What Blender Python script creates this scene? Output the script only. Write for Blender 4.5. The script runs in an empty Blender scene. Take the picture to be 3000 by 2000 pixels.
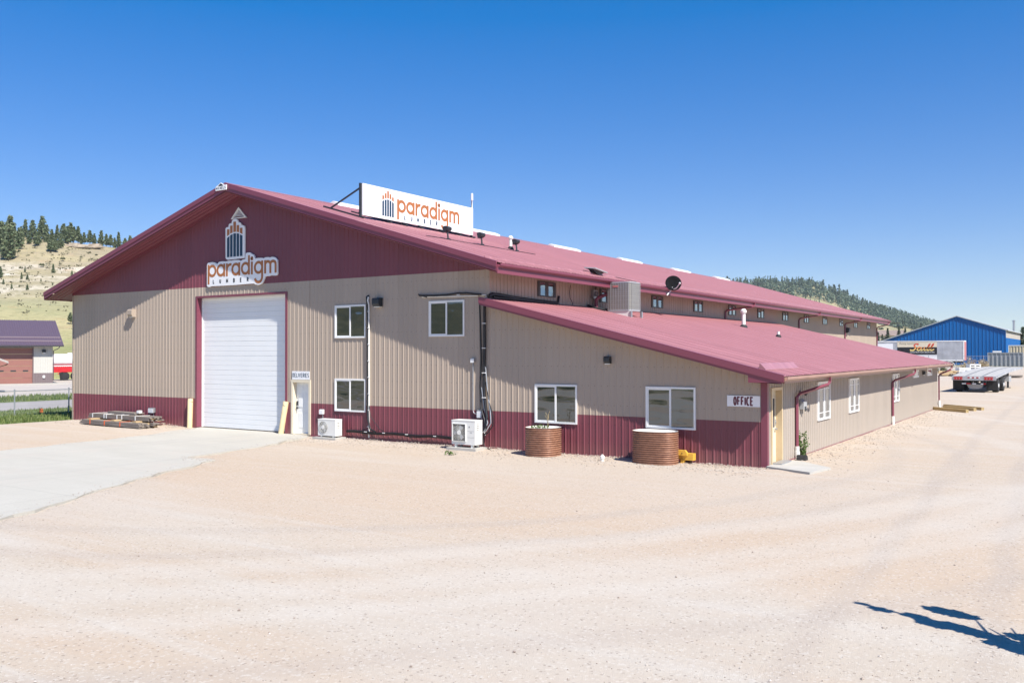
import bpy, bmesh, math, random
from mathutils import Vector, Matrix
random.seed(7)
sc = bpy.context.scene
COL = sc.collection
R = random.random
def U(a, b): return a + (b - a) * random.random()
def sm(a, b, x):
    t = min(1, max(0, (x - a) / (b - a))); return t * t * (3 - 2 * t)

# ------------------------------------------------------------------ camera
CAM = Vector((7.90809563, -25.34789285, 3.2)); F = 2621.66; YAW = 0.579617301; PITCH = 0.0122449; ROLL = 0.00121350
cd = bpy.data.cameras.new('camera'); cam = bpy.data.objects.new('camera', cd); COL.objects.link(cam)
cd.sensor_width = 36; cd.lens = 36 * F / 3000; cd.clip_end = 6000; cd.clip_start = 0.1
cam.matrix_world = Matrix.Translation(CAM) @ Matrix.Rotation(YAW, 4, 'Z') @ Matrix.Rotation(math.pi / 2 + PITCH, 4, 'X') @ Matrix.Rotation(-ROLL, 4, 'Z')
sc.camera = cam
FW = Vector((-math.sin(YAW), math.cos(YAW), 0)); RT = Vector((math.cos(YAW), math.sin(YAW), 0))
def polar(px, D):                      # a bearing (in photo columns) and a distance -> plan position
    return CAM.xy.to_3d() + (FW + RT * ((px - 1500) / F)) * D

# ------------------------------------------------------------------ light
SUN = Vector((2.67, -1.0, 3.33)).normalized()
el = math.asin(SUN.z); az = math.atan2(SUN.x, SUN.y)
w = bpy.data.worlds.new('World'); sc.world = w; w.use_nodes = True
nt = w.node_tree; bg = nt.nodes['Background']
sky = nt.nodes.new('ShaderNodeTexSky'); sky.sky_type = 'NISHITA'; sky.sun_disc = False
sky.sun_elevation = el; sky.sun_rotation = az; sky.altitude = 0; sky.air_density = 1.0; sky.dust_density = 0.0; sky.ozone_density = 8.0
hs_ = nt.nodes.new('ShaderNodeHueSaturation'); hs_.inputs['Saturation'].default_value = 1.315; hs_.inputs['Hue'].default_value = 0.522
gm_ = nt.nodes.new('ShaderNodeGamma'); gm_.inputs[1].default_value = 0.70
nt.links.new(sky.outputs[0], hs_.inputs['Color']); nt.links.new(hs_.outputs[0], gm_.inputs[0]); nt.links.new(gm_.outputs[0], bg.inputs[0]); bg.inputs[1].default_value = 0.15
sl = bpy.data.lights.new('sun', 'SUN'); sl.energy = 5.0; sl.angle = math.radians(0.53); sl.color = (1.0, 0.955, 0.89)
so = bpy.data.objects.new('sun', sl); COL.objects.link(so); so.rotation_euler = SUN.to_track_quat('Z', 'Y').to_euler()
so.location = (40, -30, 60)
sc.view_settings.view_transform = 'Standard'; sc.view_settings.look = 'None'; sc.view_settings.exposure = 0.66; sc.view_settings.gamma = 1.0
sc.view_settings.use_curve_mapping = False

# ------------------------------------------------------------------ materials
def newmat(name):
    m = bpy.data.materials.new(name); m.use_nodes = True
    return m, m.node_tree, m.node_tree.nodes['Principled BSDF']
def N(t, kind, **kw):
    n = t.nodes.new('ShaderNode' + kind)
    for k, v in kw.items(): setattr(n, k, v)
    return n
def noise(t, vec, scale, detail=4, rough=0.55, dist=0.0):
    n = N(t, 'TexNoise'); n.inputs['Scale'].default_value = scale; n.inputs['Detail'].default_value = detail
    n.inputs['Roughness'].default_value = rough; n.inputs['Distortion'].default_value = dist
    t.links.new(vec, n.inputs['Vector']); return n.outputs[0]
def ramp(t, fac, stops):
    n = N(t, 'ValToRGB'); e = n.color_ramp.elements
    e[0].position, e[0].color = stops[0][0], (*stops[0][1], 1); e[1].position, e[1].color = stops[-1][0], (*stops[-1][1], 1)
    for p, c in stops[1:-1]:
        q = e.new(p); q.color = (*c, 1)
    t.links.new(fac, n.inputs[0]); return n.outputs[0]
def mixc(t, fac, a, b, mode='MIX'):
    n = N(t, 'Mix', data_type='RGBA', blend_type=mode)
    if isinstance(fac, (int, float)): n.inputs[0].default_value = fac
    else: t.links.new(fac, n.inputs[0])
    for i, c in ((6, a), (7, b)):
        if isinstance(c, (tuple, list)): n.inputs[i].default_value = (*c, 1)
        else: t.links.new(c, n.inputs[i])
    return n.outputs[2]
def gray(v): return (v, v, v)
def pos(t, scale=(1, 1, 1), rot=(0, 0, 0), src='Object'):
    tc = N(t, 'TexCoord'); mp = N(t, 'Mapping'); mp.inputs['Scale'].default_value = scale; mp.inputs['Rotation'].default_value = rot
    t.links.new(tc.outputs[src], mp.inputs[0]); return mp.outputs[0]
def bump(t, b, h, strength, dist=0.02):
    n = N(t, 'Bump'); n.inputs['Strength'].default_value = strength; n.inputs['Distance'].default_value = dist
    t.links.new(h, n.inputs['Height']); t.links.new(n.outputs[0], b.inputs['Normal'])
def plain(name, col, rough=0.5, var=0.12, scale=3.0, metal=0.0, spec=0.5, bmp=0.0, bscale=60, stretch=(1, 1, 1)):
    m, t, b = newmat(name)
    v = pos(t, stretch)
    f = noise(t, v, scale, 5, 0.6)
    lo = tuple(c * (1 - var) for c in col); hi = tuple(min(1, c * (1 + var)) for c in col)
    t.links.new(ramp(t, f, [(0.3, lo), (0.7, hi)]), b.inputs['Base Color'])
    b.inputs['Roughness'].default_value = rough; b.inputs['Metallic'].default_value = metal; b.inputs['Specular IOR Level'].default_value = spec
    if bmp: bump(t, b, noise(t, v, bscale, 3), bmp)
    return m
def siding(name, col, rough, var=0.05, spec=0.5, dirt=None, sheet=None, roof=False):
    # painted ribbed steel: faint panel-to-panel tone steps, a little streaking
    m, t, b = newmat(name)
    v = pos(t, (0.9, 0.9, 0.12)); f = noise(t, v, 1.6, 5, 0.6)
    g = noise(t, pos(t, (1, 1, 1)), 0.35, 2)
    c = mixc(t, f, tuple(x * (1 - var) for x in col), tuple(x * (1 + var) for x in col))
    c = mixc(t, g, c, tuple(x * (1 - var * 0.6) for x in col))
    if dirt:
        tc = N(t, 'TexCoord'); sx = N(t, 'SeparateXYZ'); t.links.new(tc.outputs['Object'], sx.inputs[0])
        k = N(t, 'MapRange'); k.inputs[1].default_value = dirt[0]; k.inputs[2].default_value = dirt[1]; k.inputs[3].default_value = 0.55; k.inputs[4].default_value = 0.0
        t.links.new(sx.outputs[2], k.inputs[0])
        mm = N(t, 'Math', operation='MULTIPLY'); t.links.new(k.outputs[0], mm.inputs[0]); t.links.new(noise(t, pos(t, (1.2, 1.2, 0.5)), 2.2, 6, 0.7), mm.inputs[1])
        c = mixc(t, mm.outputs[0], c, dirt[2])
    tc2 = N(t, 'TexCoord'); s2 = N(t, 'SeparateXYZ'); t.links.new(tc2.outputs['Object'], s2.inputs[0])
    def mt(op, a, b_=None):
        n = N(t, 'Math', operation=op)
        for i, q in enumerate((a, b_)):
            if q is None: continue
            if isinstance(q, (int, float)): n.inputs[i].default_value = q
            else: t.links.new(q, n.inputs[i])
        return n.outputs[0]
    along = s2.outputs[1] if sheet == 'y' else (s2.outputs[0] if sheet == 'x' else None)
    if along is not None:
        wn = N(t, 'TexWhiteNoise', noise_dimensions='1D'); t.links.new(mt('FLOOR', mt('DIVIDE', along, 0.9144)), wn.inputs['W'])
        c = mixc(t, mt('MULTIPLY', wn.outputs['Value'], 0.55), c, tuple(min(1, x * (1 + 2.6 * var)) for x in col))
        up = s2.outputs[2] if not roof else s2.outputs[0]
        du = mt('SUBTRACT', mt('MODULO', mt('ADD', along, 91.44 + 0.16), 0.2286), 0.1143); dv = mt('SUBTRACT', mt('MODULO', mt('ADD', up, 61.0), 0.61), 0.305)
        dd_ = mt('ADD', mt('MULTIPLY', du, du), mt('MULTIPLY', dv, dv))
        c = mixc(t, mt('MULTIPLY', mt('LESS_THAN', dd_, 0.00022), 0.75), c, tuple(x * 0.45 for x in col))
        if roof:
            lap = mt('LESS_THAN', mt('ABSOLUTE', mt('SUBTRACT', mt('MODULO', mt('ADD', along, 91.44), 0.9144), 0.45)), 0.030)
            c = mixc(t, mt('MULTIPLY', lap, noise(t, pos(t, (0.05, 0.6, 1)), 1.0, 3)), c, tuple(min(1, x * 1.6 + .03) for x in col))
            ds = noise(t, pos(t, (0.10, 2.2, 1)), 1.4, 5, 0.7)
            c = mixc(t, ramp(t, ds, [(0.46, gray(0)), (0.68, gray(0.6))]), c, tuple(min(1, x * 1.28 + 0.03) for x in col))
    t.links.new(c, b.inputs['Base Color']); b.inputs['Roughness'].default_value = rough; b.inputs['Specular IOR Level'].default_value = spec
    return m
M = {}
BURG = (0.182, 0.048, 0.064)
M['burg'] = siding('burgundy_steel', BURG, 0.42, 0.06, dirt=(-0.15, 0.40, (0.36, 0.22, 0.17)), sheet='x')
M['roof'] = siding('roof_steel', (0.348, 0.152, 0.160), 0.36, 0.06, 0.8, sheet='y', roof=True)
M['trim'] = siding('burgundy_trim', (0.205, 0.052, 0.078), 0.38, 0.05)
M['tan'] = siding('tan_steel', (0.400, 0.326, 0.258), 0.45, 0.05, sheet='x')
M['tan_upper'] = siding('tan_steel_upper', (0.400, 0.326, 0.258), 0.45, 0.05, sheet='y')
M['tan_side'] = siding('tan_steel_side', (0.372, 0.322, 0.272), 0.45, 0.05, dirt=(-0.1, 0.9, (0.55, 0.50, 0.43)), sheet='y')
M['gutter_tan'] = plain('tan_gutter', (0.37, 0.215, 0.165), 0.42, 0.12, 1.2)  # tan-brown base with slight noise, shared with the wing soffit
M['white'] = plain('white_paint', (0.80, 0.80, 0.78), 0.4, 0.03, 2)
M['door_white'] = plain('white_door_paint', (0.80, 0.81, 0.80), 0.45, 0.025, 1.0)
M['vinyl'] = plain('white_vinyl', (0.82, 0.82, 0.80), 0.35, 0.03, 4)
M['cream'] = plain('cream_paint', (0.70, 0.62, 0.47), 0.45, 0.04, 2)
M['ochre'] = plain('ochre_door_paint', (0.62, 0.48, 0.29), 0.45, 0.05, 2)
M['sign_white'] = plain('sign_white', (0.84, 0.84, 0.84), 0.35, 0.02, 0.7)
M['copper'] = plain('copper_brown_print', (0.40, 0.145, 0.045), 0.45, 0.06, 2)
M['navy'] = plain('navy_print', (0.012, 0.045, 0.085), 0.4, 0.1, 2)
M['black_matte'] = plain('matte_black', (0.009, 0.009, 0.010), 0.85, 0.2, 6, spec=0.08)
M['black'] = plain('black_plastic', (0.012, 0.012, 0.014), 0.45, 0.25, 6)
M['dark_metal'] = plain('dark_grey_steel', (0.025, 0.03, 0.035), 0.5, 0.2, 5)
M['bronze'] = plain('dark_bronze_frame', (0.055, 0.050, 0.048), 0.4, 0.15, 5)
M['grey_metal'] = plain('galvanised_steel', (0.42, 0.43, 0.44), 0.42, 0.12, 6, metal=0.6)
M['grey_paint'] = plain('grey_paint', (0.36, 0.37, 0.38), 0.5, 0.1, 5)
M['ac_white'] = plain('condenser_casing', (0.74, 0.74, 0.70), 0.42, 0.04, 3)
M['rubber'] = plain('rubber', (0.018, 0.018, 0.019), 0.75, 0.25, 8)
M['pvc'] = plain('white_pvc', (0.78, 0.76, 0.70), 0.35, 0.04, 4)
M['yellow'] = plain('faded_yellow_paint', (0.74, 0.60, 0.35), 0.45, 0.08, 5)
M['yellow2'] = plain('bright_yellow_paint', (0.72, 0.42, 0.06), 0.45, 0.1, 7)
M['concrete'] = plain('concrete', (0.44, 0.425, 0.385), 0.85, 0.09, 1.3, spec=0.2, bmp=0.1, bscale=40)
M['red'] = plain('red_paint', (0.50, 0.02, 0.025), 0.35, 0.1, 4)
M['tank_white'] = plain('tank_paint', (0.80, 0.80, 0.80), 0.25, 0.04, 1)
M['recess'] = plain('shaded_grille_grey', (0.16, 0.155, 0.14), 0.6, 0.2, 20)
M['blind_or_room'] = None
M['maroon_print'] = plain('maroon_print', (0.135, 0.030, 0.050), 0.45, 0.04, 3)
M['strap_o'] = plain('orange_strap', (0.75, 0.13, 0.03), 0.6, 0.1, 9)
M['strap_w'] = plain('white_strap', (0.75, 0.75, 0.73), 0.6, 0.05, 9)
M['wood_grey'] = plain('weathered_board', (0.22, 0.19, 0.165), 0.8, 0.35, 4, spec=0.2, stretch=(0.25, 4, 8))
M['wood_tan'] = plain('fresh_board', (0.52, 0.38, 0.21), 0.75, 0.22, 4, spec=0.25, stretch=(0.3, 5, 5))
M['wood_green'] = plain('treated_timber', (0.40, 0.30, 0.15), 0.75, 0.2, 3, spec=0.25, stretch=(0.3, 5, 5))
M['bark'] = plain('bark', (0.13, 0.085, 0.06), 0.9, 0.3, 6, spec=0.2)
M['soil'] = plain('potting_soil', (0.30, 0.24, 0.18), 0.95, 0.3, 12, spec=0.1)
M['dry'] = plain('dry_stalk', (0.42, 0.33, 0.18), 0.8, 0.2, 9, spec=0.2)
M['rock'] = plain('pale_sandstone', (0.42, 0.35, 0.27), 0.9, 0.25, 0.6, spec=0.2, bmp=0.4, bscale=2)
M['asphalt_grey'] = plain('old_road_surface', (0.34, 0.315, 0.295), 0.9, 0.1, 0.35, spec=0.2, stretch=(1, 0.15, 1))
M['lot'] = plain('pale_gravel_lot', (0.45, 0.405, 0.355), 0.95, 0.1, 0.25, spec=0.15)
M['garage_brown'] = plain('brown_door_paint', (0.27, 0.12, 0.095), 0.45, 0.06, 0.8)
M['garage_roof'] = siding('plum_roof_steel', (0.115, 0.078, 0.098), 0.4, 0.06)
M['garage_wall'] = siding('pale_grey_steel', (0.50, 0.485, 0.435), 0.5, 0.04)
M['garage_base'] = siding('plum_grey_steel', (0.175, 0.135, 0.135), 0.5, 0.05)
M['blue'] = siding('bright_blue_steel', (0.004, 0.128, 0.395), 0.4, 0.08)
M['pale_roof'] = plain('pale_roof_steel', (0.48, 0.49, 0.49), 0.4, 0.08, 0.5)
M['alu'] = plain('scuffed_aluminium', (0.43, 0.44, 0.46), 0.45, 0.22, 0.8, metal=0.2)
M['deck_alu'] = plain('pale_deck_boards', (0.45, 0.43, 0.39), 0.6, 0.14, 1.5, metal=0.0, stretch=(6, 0.4, 1))
M['container_tan'] = plain('tan_container_paint', (0.56, 0.48, 0.34), 0.5, 0.08, 1.5)
M['tail_red'] = plain('red_lens', (0.42, 0.008, 0.015), 0.2, 0.1, 9)
M['tail_pink'] = plain('faded_red_panel', (0.50, 0.17, 0.16), 0.4, 0.08, 9)
M['skin_orange'] = plain('orange_marker', (0.6, 0.16, 0.04), 0.7, 0.1, 9)
M['roof_brown'] = plain('brown_shingle', (0.25, 0.19, 0.16), 0.8, 0.15, 1)
M['chain'] = plain('galvanised_wire', (0.36, 0.38, 0.40), 0.45, 0.1, 8, metal=0.4)
M['straw'] = plain('dry_weed', (0.45, 0.37, 0.24), 0.9, 0.25, 6, spec=0.1)

def corrugated_copper():
    m, t, b = newmat('copper_coloured_steel')
    v = pos(t, (1, 1, 2)); f = noise(t, v, 7, 6, 0.65)
    c = ramp(t, f, [(0.25, (0.20, 0.098, 0.062)), (0.55, (0.35, 0.178, 0.112)), (0.8, (0.45, 0.25, 0.168))])
    t.links.new(c, b.inputs['Base Color']); b.inputs['Metallic'].default_value = 0.2; b.inputs['Roughness'].default_value = 0.42
    return m
M['copper_steel'] = corrugated_copper()
def glass(name, tint, amount):
    m, t, b = newmat(name); t.nodes.remove(b)
    out = t.nodes['Material Output']; tr = N(t, 'BsdfTransparent'); tr.inputs[0].default_value = (*tint, 1)
    gl = N(t, 'BsdfGlossy'); gl.inputs['Roughness'].default_value = 0.015; gl.inputs[0].default_value = (0.9, 0.93, 0.95, 1)
    ge = N(t, 'NewGeometry'); dp = N(t, 'VectorMath', operation='DOT_PRODUCT'); t.links.new(ge.outputs['Normal'], dp.inputs[0]); t.links.new(ge.outputs['Incoming'], dp.inputs[1])
    ab = N(t, 'Math', operation='ABSOLUTE'); t.links.new(dp.outputs['Value'], ab.inputs[0]); iv = N(t, 'Math', operation='SUBTRACT'); iv.inputs[0].default_value = 1; t.links.new(ab.outputs[0], iv.inputs[1])
    pw_ = N(t, 'Math', operation='POWER'); pw_.inputs[1].default_value = 4.0; t.links.new(iv.outputs[0], pw_.inputs[0])
    ad = N(t, 'Math', operation='ADD'); ad.inputs[1].default_value = amount; ad.use_clamp = True; t.links.new(pw_.outputs[0], ad.inputs[0])
    nb = N(t, 'Bump'); nb.inputs['Strength'].default_value = 0.30; nb.inputs['Distance'].default_value = 0.06
    t.links.new(noise(t, pos(t, (0.5, 0.5, 1.6)), 1.5, 1), nb.inputs['Height']); t.links.new(nb.outputs[0], gl.inputs['Normal'])
    mx = N(t, 'MixShader'); t.links.new(ad.outputs[0], mx.inputs[0]); t.links.new(tr.outputs[0], mx.inputs[1]); t.links.new(gl.outputs[0], mx.inputs[2])
    t.links.new(mx.outputs[0], out.inputs[0]); return m
M['glass'] = glass('window_glass', (0.55, 0.58, 0.56), 0.17); M['glass_sky'] = glass('clerestory_glass', (0.6, 0.65, 0.68), 0.40)
def blind_mat():
    m, t, b = newmat('window_blind')
    wv = N(t, 'TexWave'); wv.bands_direction = 'Z'; wv.inputs['Scale'].default_value = 7.5; wv.inputs['Distortion'].default_value = 0.4
    t.links.new(pos(t), wv.inputs['Vector'])
    t.links.new(ramp(t, wv.outputs[1], [(0.3, (0.10, 0.095, 0.07)), (0.8, (0.21, 0.20, 0.155))]), b.inputs['Base Color']); b.inputs['Roughness'].default_value = 0.6
    return m
M['blind_or_room'] = blind_mat()
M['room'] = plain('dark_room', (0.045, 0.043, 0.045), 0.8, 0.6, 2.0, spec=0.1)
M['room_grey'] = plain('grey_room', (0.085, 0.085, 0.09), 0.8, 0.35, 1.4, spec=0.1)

TRACKS = [(791.26, 33.2, 787.5, 0.30, 1.0), (791.26, 33.2, 785.7, 0.30, 1.0), (791.26, 33.2, 783.6, 0.5, 0.6), (-17.0, 2.0, 19.8, 0.45, 0.8), (-17.0, 2.0, 21.7, 0.4, 0.8), (-17.0, 2.0, 24.0, 0.7, 0.65), (-24.0, 6.0, 33.0, 0.5, 0.65), (-24.0, 6.0, 35.0, 0.4, 0.8), (-40.0, 18.0, 50.0, 0.7, 0.65)]
def gravel():
    m, t, b = newmat('pinkish_gravel')
    v = pos(t)
    big = noise(t, v, 0.06, 3, 0.5)
    st = noise(t, pos(t, (0.11, 0.62, 1), (0, 0, 0.22)), 0.75, 5, 0.6, 0.6)
    st2 = noise(t, pos(t, (0.05, 0.9, 1), (0, 0, -0.12)), 0.9, 4, 0.6, 1.2)
    c = ramp(t, st, [(0.30, (0.497, 0.439, 0.364)), (0.50, (0.477, 0.406, 0.323)), (0.68, (0.477, 0.378, 0.283))])
    c = mixc(t, ramp(t, st2, [(0.48, gray(0)), (0.66, gray(0.8))]), c, (0.517, 0.473, 0.409))
    c = mixc(t, ramp(t, big, [(0.42, gray(0)), (0.62, gray(0.55))]), c, (0.503, 0.452, 0.389))
    tc = N(t, 'TexCoord'); sx = N(t, 'SeparateXYZ'); t.links.new(tc.outputs['Object'], sx.inputs[0])
    def mth(op, a, b_=None):
        n = N(t, 'Math', operation=op)
        for i, q in enumerate((a, b_)):
            if q is None: continue
            if isinstance(q, (int, float)): n.inputs[i].default_value = q
            else: t.links.new(q, n.inputs[i])
        return n.outputs[0]
    # redder fines swept up towards the building front
    ny = mth('ADD', sx.outputs[1], mth('MULTIPLY', noise(t, pos(t, (0.10, 0.35, 1)), 1.0, 4, 0.6), 12.0))
    c = mixc(t, ramp(t, mth('MULTIPLY', mth('ADD', ny, 14.0), 0.05), [(0.22, gray(0)), (0.50, gray(0.75)), (0.85, gray(0.30))]), c, (0.487, 0.369, 0.263))
    # wheel tracks swinging past the corner of the building towards the back
    wob = mth('MULTIPLY', noise(t, v, 0.12, 2), 1.2)
    for (ccx, ccy, rad, wd_, amt) in TRACKS:
        dx = mth('SUBTRACT', sx.outputs[0], ccx); dy = mth('SUBTRACT', sx.outputs[1], ccy)
        rr = mth('SUBTRACT', mth('ADD', mth('SQRT', mth('ADD', mth('MULTIPLY', dx, dx), mth('MULTIPLY', dy, dy))), wob), rad + 0.6)
        k = mth('MULTIPLY', ramp(t, mth('ABSOLUTE', rr), [(wd_ * 0.3, gray(1)), (wd_, gray(0))]), mth('MULTIPLY', noise(t, pos(t, (0.3, 0.3, 1)), 1.3, 5, 0.7), amt))
        c = mixc(t, k, c, (0.416, 0.353, 0.294) if amt > 0.7 else (0.548, 0.505, 0.440))
    fine = noise(t, v, 60, 2, 0.7); mid = noise(t, v, 14, 5, 0.75)
    c = mixc(t, ramp(t, mid, [(0.36, gray(0.20)), (0.54, gray(0))]), c, (0.366, 0.303, 0.245))
    vo = N(t, 'TexVoronoi'); vo.inputs['Scale'].default_value = 34; t.links.new(v, vo.inputs['Vector'])
    sp = N(t, 'SeparateColor'); t.links.new(vo.outputs['Color'], sp.inputs[0])
    c = mixc(t, ramp(t, sp.outputs[0], [(0.955, gray(0)), (0.985, gray(0.45))]), c, (0.17, 0.13, 0.11))
    c = mixc(t, ramp(t, sp.outputs[1], [(0.86, gray(0)), (0.93, gray(0.45))]), c, (0.588, 0.545, 0.479))
    t.links.new(c, b.inputs['Base Color']); b.inputs['Roughness'].default_value = 0.95; b.inputs['Specular IOR Level'].default_value = 0.15
    ad = N(t, 'Math', operation='ADD'); t.links.new(fine, ad.inputs[0]); t.links.new(mid, ad.inputs[1])
    bump(t, b, ad.outputs[0], 0.5, 0.025)
    return m
M['gravel'] = gravel()
def pad_mat():
    m, t, b = newmat('concrete_apron')
    v = pos(t); f = noise(t, pos(t, (0.5, 1.6, 1), (0, 0, 0.5)), 0.5, 5, 0.6, 0.4); g = noise(t, v, 20, 4, 0.7)
    c = ramp(t, f, [(0.3, (0.432, 0.412, 0.355)), (0.7, (0.482, 0.462, 0.402))])
    c = mixc(t, ramp(t, g, [(0.42, gray(0.22)), (0.6, gray(0))]), c, (0.38, 0.35, 0.31))
    tc = N(t, 'TexCoord'); sx = N(t, 'SeparateXYZ'); t.links.new(tc.outputs['Object'], sx.inputs[0])
    for ax_, step, o_ in ((0, 3.05, 100.4), (1, 3.6, 100.1)):
        md = N(t, 'Math', operation='MODULO'); ad = N(t, 'Math', operation='ADD'); ad.inputs[1].default_value = o_; t.links.new(sx.outputs[ax_], ad.inputs[0]); t.links.new(ad.outputs[0], md.inputs[0]); md.inputs[1].default_value = step
        lt = N(t, 'Math', operation='LESS_THAN'); lt.inputs[1].default_value = 0.022; t.links.new(md.outputs[0], lt.inputs[0])
        m2 = N(t, 'Math', operation='MULTIPLY'); m2.inputs[1].default_value = 0.5; t.links.new(lt.outputs[0], m2.inputs[0]); c = mixc(t, m2.outputs[0], c, (0.25, 0.235, 0.21))
    st_ = noise(t, pos(t, (1.6, 0.12, 1), (0, 0, -0.12)), 1.0, 4, 0.6)
    c = mixc(t, ramp(t, st_, [(0.54, gray(0)), (0.70, gray(0.35))]), c, (0.37, 0.35, 0.32))
    c = mixc(t, ramp(t, noise(t, v, 0.35, 5, 0.7), [(0.52, gray(0)), (0.68, gray(0.5))]), c, (0.47, 0.42, 0.36))
    t.links.new(c, b.inputs['Base Color']); b.inputs['Roughness'].default_value = 0.9; b.inputs['Specular IOR Level'].default_value = 0.2
    bump(t, b, g, 0.15, 0.01); return m
M['pad'] = pad_mat()
def grass_mat(name, a, b_, scale, stretch=(1, 1, 1)):
    m, t, b = newmat(name); f = noise(t, pos(t, stretch), scale, 6, 0.65)
    t.links.new(ramp(t, f, [(0.32, a), (0.68, b_)]), b.inputs['Base Color']); b.inputs['Roughness'].default_value = 0.9; b.inputs['Specular IOR Level'].default_value = 0.1
    return m
M['lawn'] = grass_mat('green_verge', (0.10, 0.145, 0.045), (0.19, 0.22, 0.09), 0.8)
M['plain'] = grass_mat('dry_plain', (0.19, 0.185, 0.10), (0.28, 0.25, 0.15), 0.05)
def leafy(name, a, b_, c_, trans=0.25):
    m, t, b = newmat(name); g = N(t, 'NewGeometry')
    c = ramp(t, g.outputs['Random Per Island'], [(0.0, a), (0.55, b_), (1.0, c_)])
    t.links.new(c, b.inputs['Base Color']); b.inputs['Roughness'].default_value = 0.7; b.inputs['Specular IOR Level'].default_value = 0.15
    if trans:
        out = t.nodes['Material Output']; tl = N(t, 'BsdfTranslucent'); t.links.new(c, tl.inputs[0]); mx = N(t, 'MixShader'); mx.inputs[0].default_value = trans
        t.links.new(b.outputs[0], mx.inputs[1]); t.links.new(tl.outputs[0], mx.inputs[2]); t.links.new(mx.outputs[0], out.inputs[0])
    return m
M['needles'] = leafy('pine_needles', (0.105, 0.145, 0.075), (0.165, 0.205, 0.110), (0.235, 0.255, 0.150))
M['needles_far'] = leafy('far_pine_needles', (0.115, 0.165, 0.110), (0.155, 0.205, 0.135), (0.215, 0.250, 0.160))
M['spruce'] = leafy('spruce_needles', (0.050, 0.072, 0.042), (0.078, 0.104, 0.060), (0.120, 0.138, 0.085))
M['shrub'] = leafy('shrub_leaves', (0.085, 0.105, 0.050), (0.130, 0.145, 0.075), (0.200, 0.195, 0.120))
M['scrub'] = leafy('dry_scrub_leaves', (0.13, 0.125, 0.075), (0.20, 0.185, 0.115), (0.30, 0.26, 0.17))
M['weed'] = leafy('weed_leaves', (0.060, 0.110, 0.030), (0.110, 0.180, 0.050), (0.180, 0.230, 0.090))
M['blade'] = leafy('grass_blades', (0.085, 0.135, 0.035), (0.15, 0.20, 0.055), (0.26, 0.28, 0.11))
M['pebble'] = leafy('loose_pebbles', (0.25, 0.20, 0.165), (0.44, 0.38, 0.32), (0.54, 0.49, 0.44), 0)
def hill_left():
    m, t, b = newmat('dry_hillside')
    tc = N(t, 'TexCoord'); sx = N(t, 'SeparateXYZ'); t.links.new(tc.outputs['Object'], sx.inputs[0])
    n1 = noise(t, pos(t, (1, 1, 3)), 0.035, 6, 0.65); n2 = noise(t, pos(t, (0.35, 0.35, 2.6)), 0.16, 6, 0.7, 0.5); n3 = noise(t, pos(t), 0.5, 5, 0.7)
    j = N(t, 'Math', operation='MULTIPLY_ADD'); j.inputs[1].default_value = 5.0; t.links.new(n1, j.inputs[0]); t.links.new(sx.outputs[2], j.inputs[2])
    k = N(t, 'MapRange'); k.inputs[1].default_value = 2.5; k.inputs[2].default_value = 45.5; t.links.new(j.outputs[0], k.inputs[0])
    base = ramp(t, k.outputs[0], [(0.0, (0.215, 0.255, 0.095)), (0.12, (0.29, 0.295, 0.130)), (0.20, (0.41, 0.355, 0.190)), (0.28, (0.33, 0.315, 0.165)), (0.34, (0.30, 0.29, 0.16)), (0.42, (0.30, 0.265, 0.175)), (0.7, (0.33, 0.275, 0.185)), (1.0, (0.31, 0.26, 0.17))])
    band = ramp(t, k.outputs[0], [(0.40, gray(0)), (0.435, gray(1)), (0.47, gray(0.6)), (0.53, gray(0.3)), (0.58, gray(1)), (0.66, gray(0.85)), (0.70, gray(0))])
    cl = N(t, 'Math', operation='MULTIPLY'); t.links.new(band, cl.inputs[0]); t.links.new(ramp(t, n2, [(0.44, gray(0)), (0.54, gray(0.9))]), cl.inputs[1])
    n5 = noise(t, pos(t, (0.25, 0.25, 3.5), (0, 0, 0.6)), 0.10, 5, 0.65, 0.4)
    base = mixc(t, ramp(t, n5, [(0.42, gray(0)), (0.62, gray(0.6))]), base, (0.42, 0.36, 0.20))
    c = mixc(t, cl.outputs[0], base, (0.60, 0.54, 0.44))
    c = mixc(t, ramp(t, n3, [(0.40, gray(0.35)), (0.52, gray(0))]), c, (0.17, 0.165, 0.085))
    c = mixc(t, ramp(t, noise(t, pos(t, (1, 1, 2)), 0.09, 4, 0.6), [(0.6, gray(0)), (0.72, gray(0.5))]), c, (0.42, 0.24, 0.12))
    t.links.new(c, b.inputs['Base Color']); b.inputs['Roughness'].default_value = 1.0; b.inputs['Specular IOR Level'].default_value = 0.05
    bump(t, b, n3, 0.6, 0.6); return m
M['hill_left'] = hill_left()
def hill_right():
    m, t, b = newmat('far_hillside')
    n1 = noise(t, pos(t, (1, 1, 2)), 0.008, 6, 0.65); n2 = noise(t, pos(t), 0.06, 5, 0.7)
    c = ramp(t, n1, [(0.35, (0.28, 0.26, 0.14)), (0.6, (0.37, 0.31, 0.185))])
    c = mixc(t, ramp(t, n2, [(0.42, gray(0.5)), (0.55, gray(0))]), c, (0.17, 0.18, 0.09))
    t.links.new(c, b.inputs['Base Color']); b.inputs['Roughness'].default_value = 1.0; b.inputs['Specular IOR Level'].default_value = 0.05
    return m
M['hill_right'] = hill_right()
M['hill_back'] = grass_mat('wooded_slope', (0.030, 0.045, 0.020), (0.17, 0.155, 0.085), 0.03)

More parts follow.
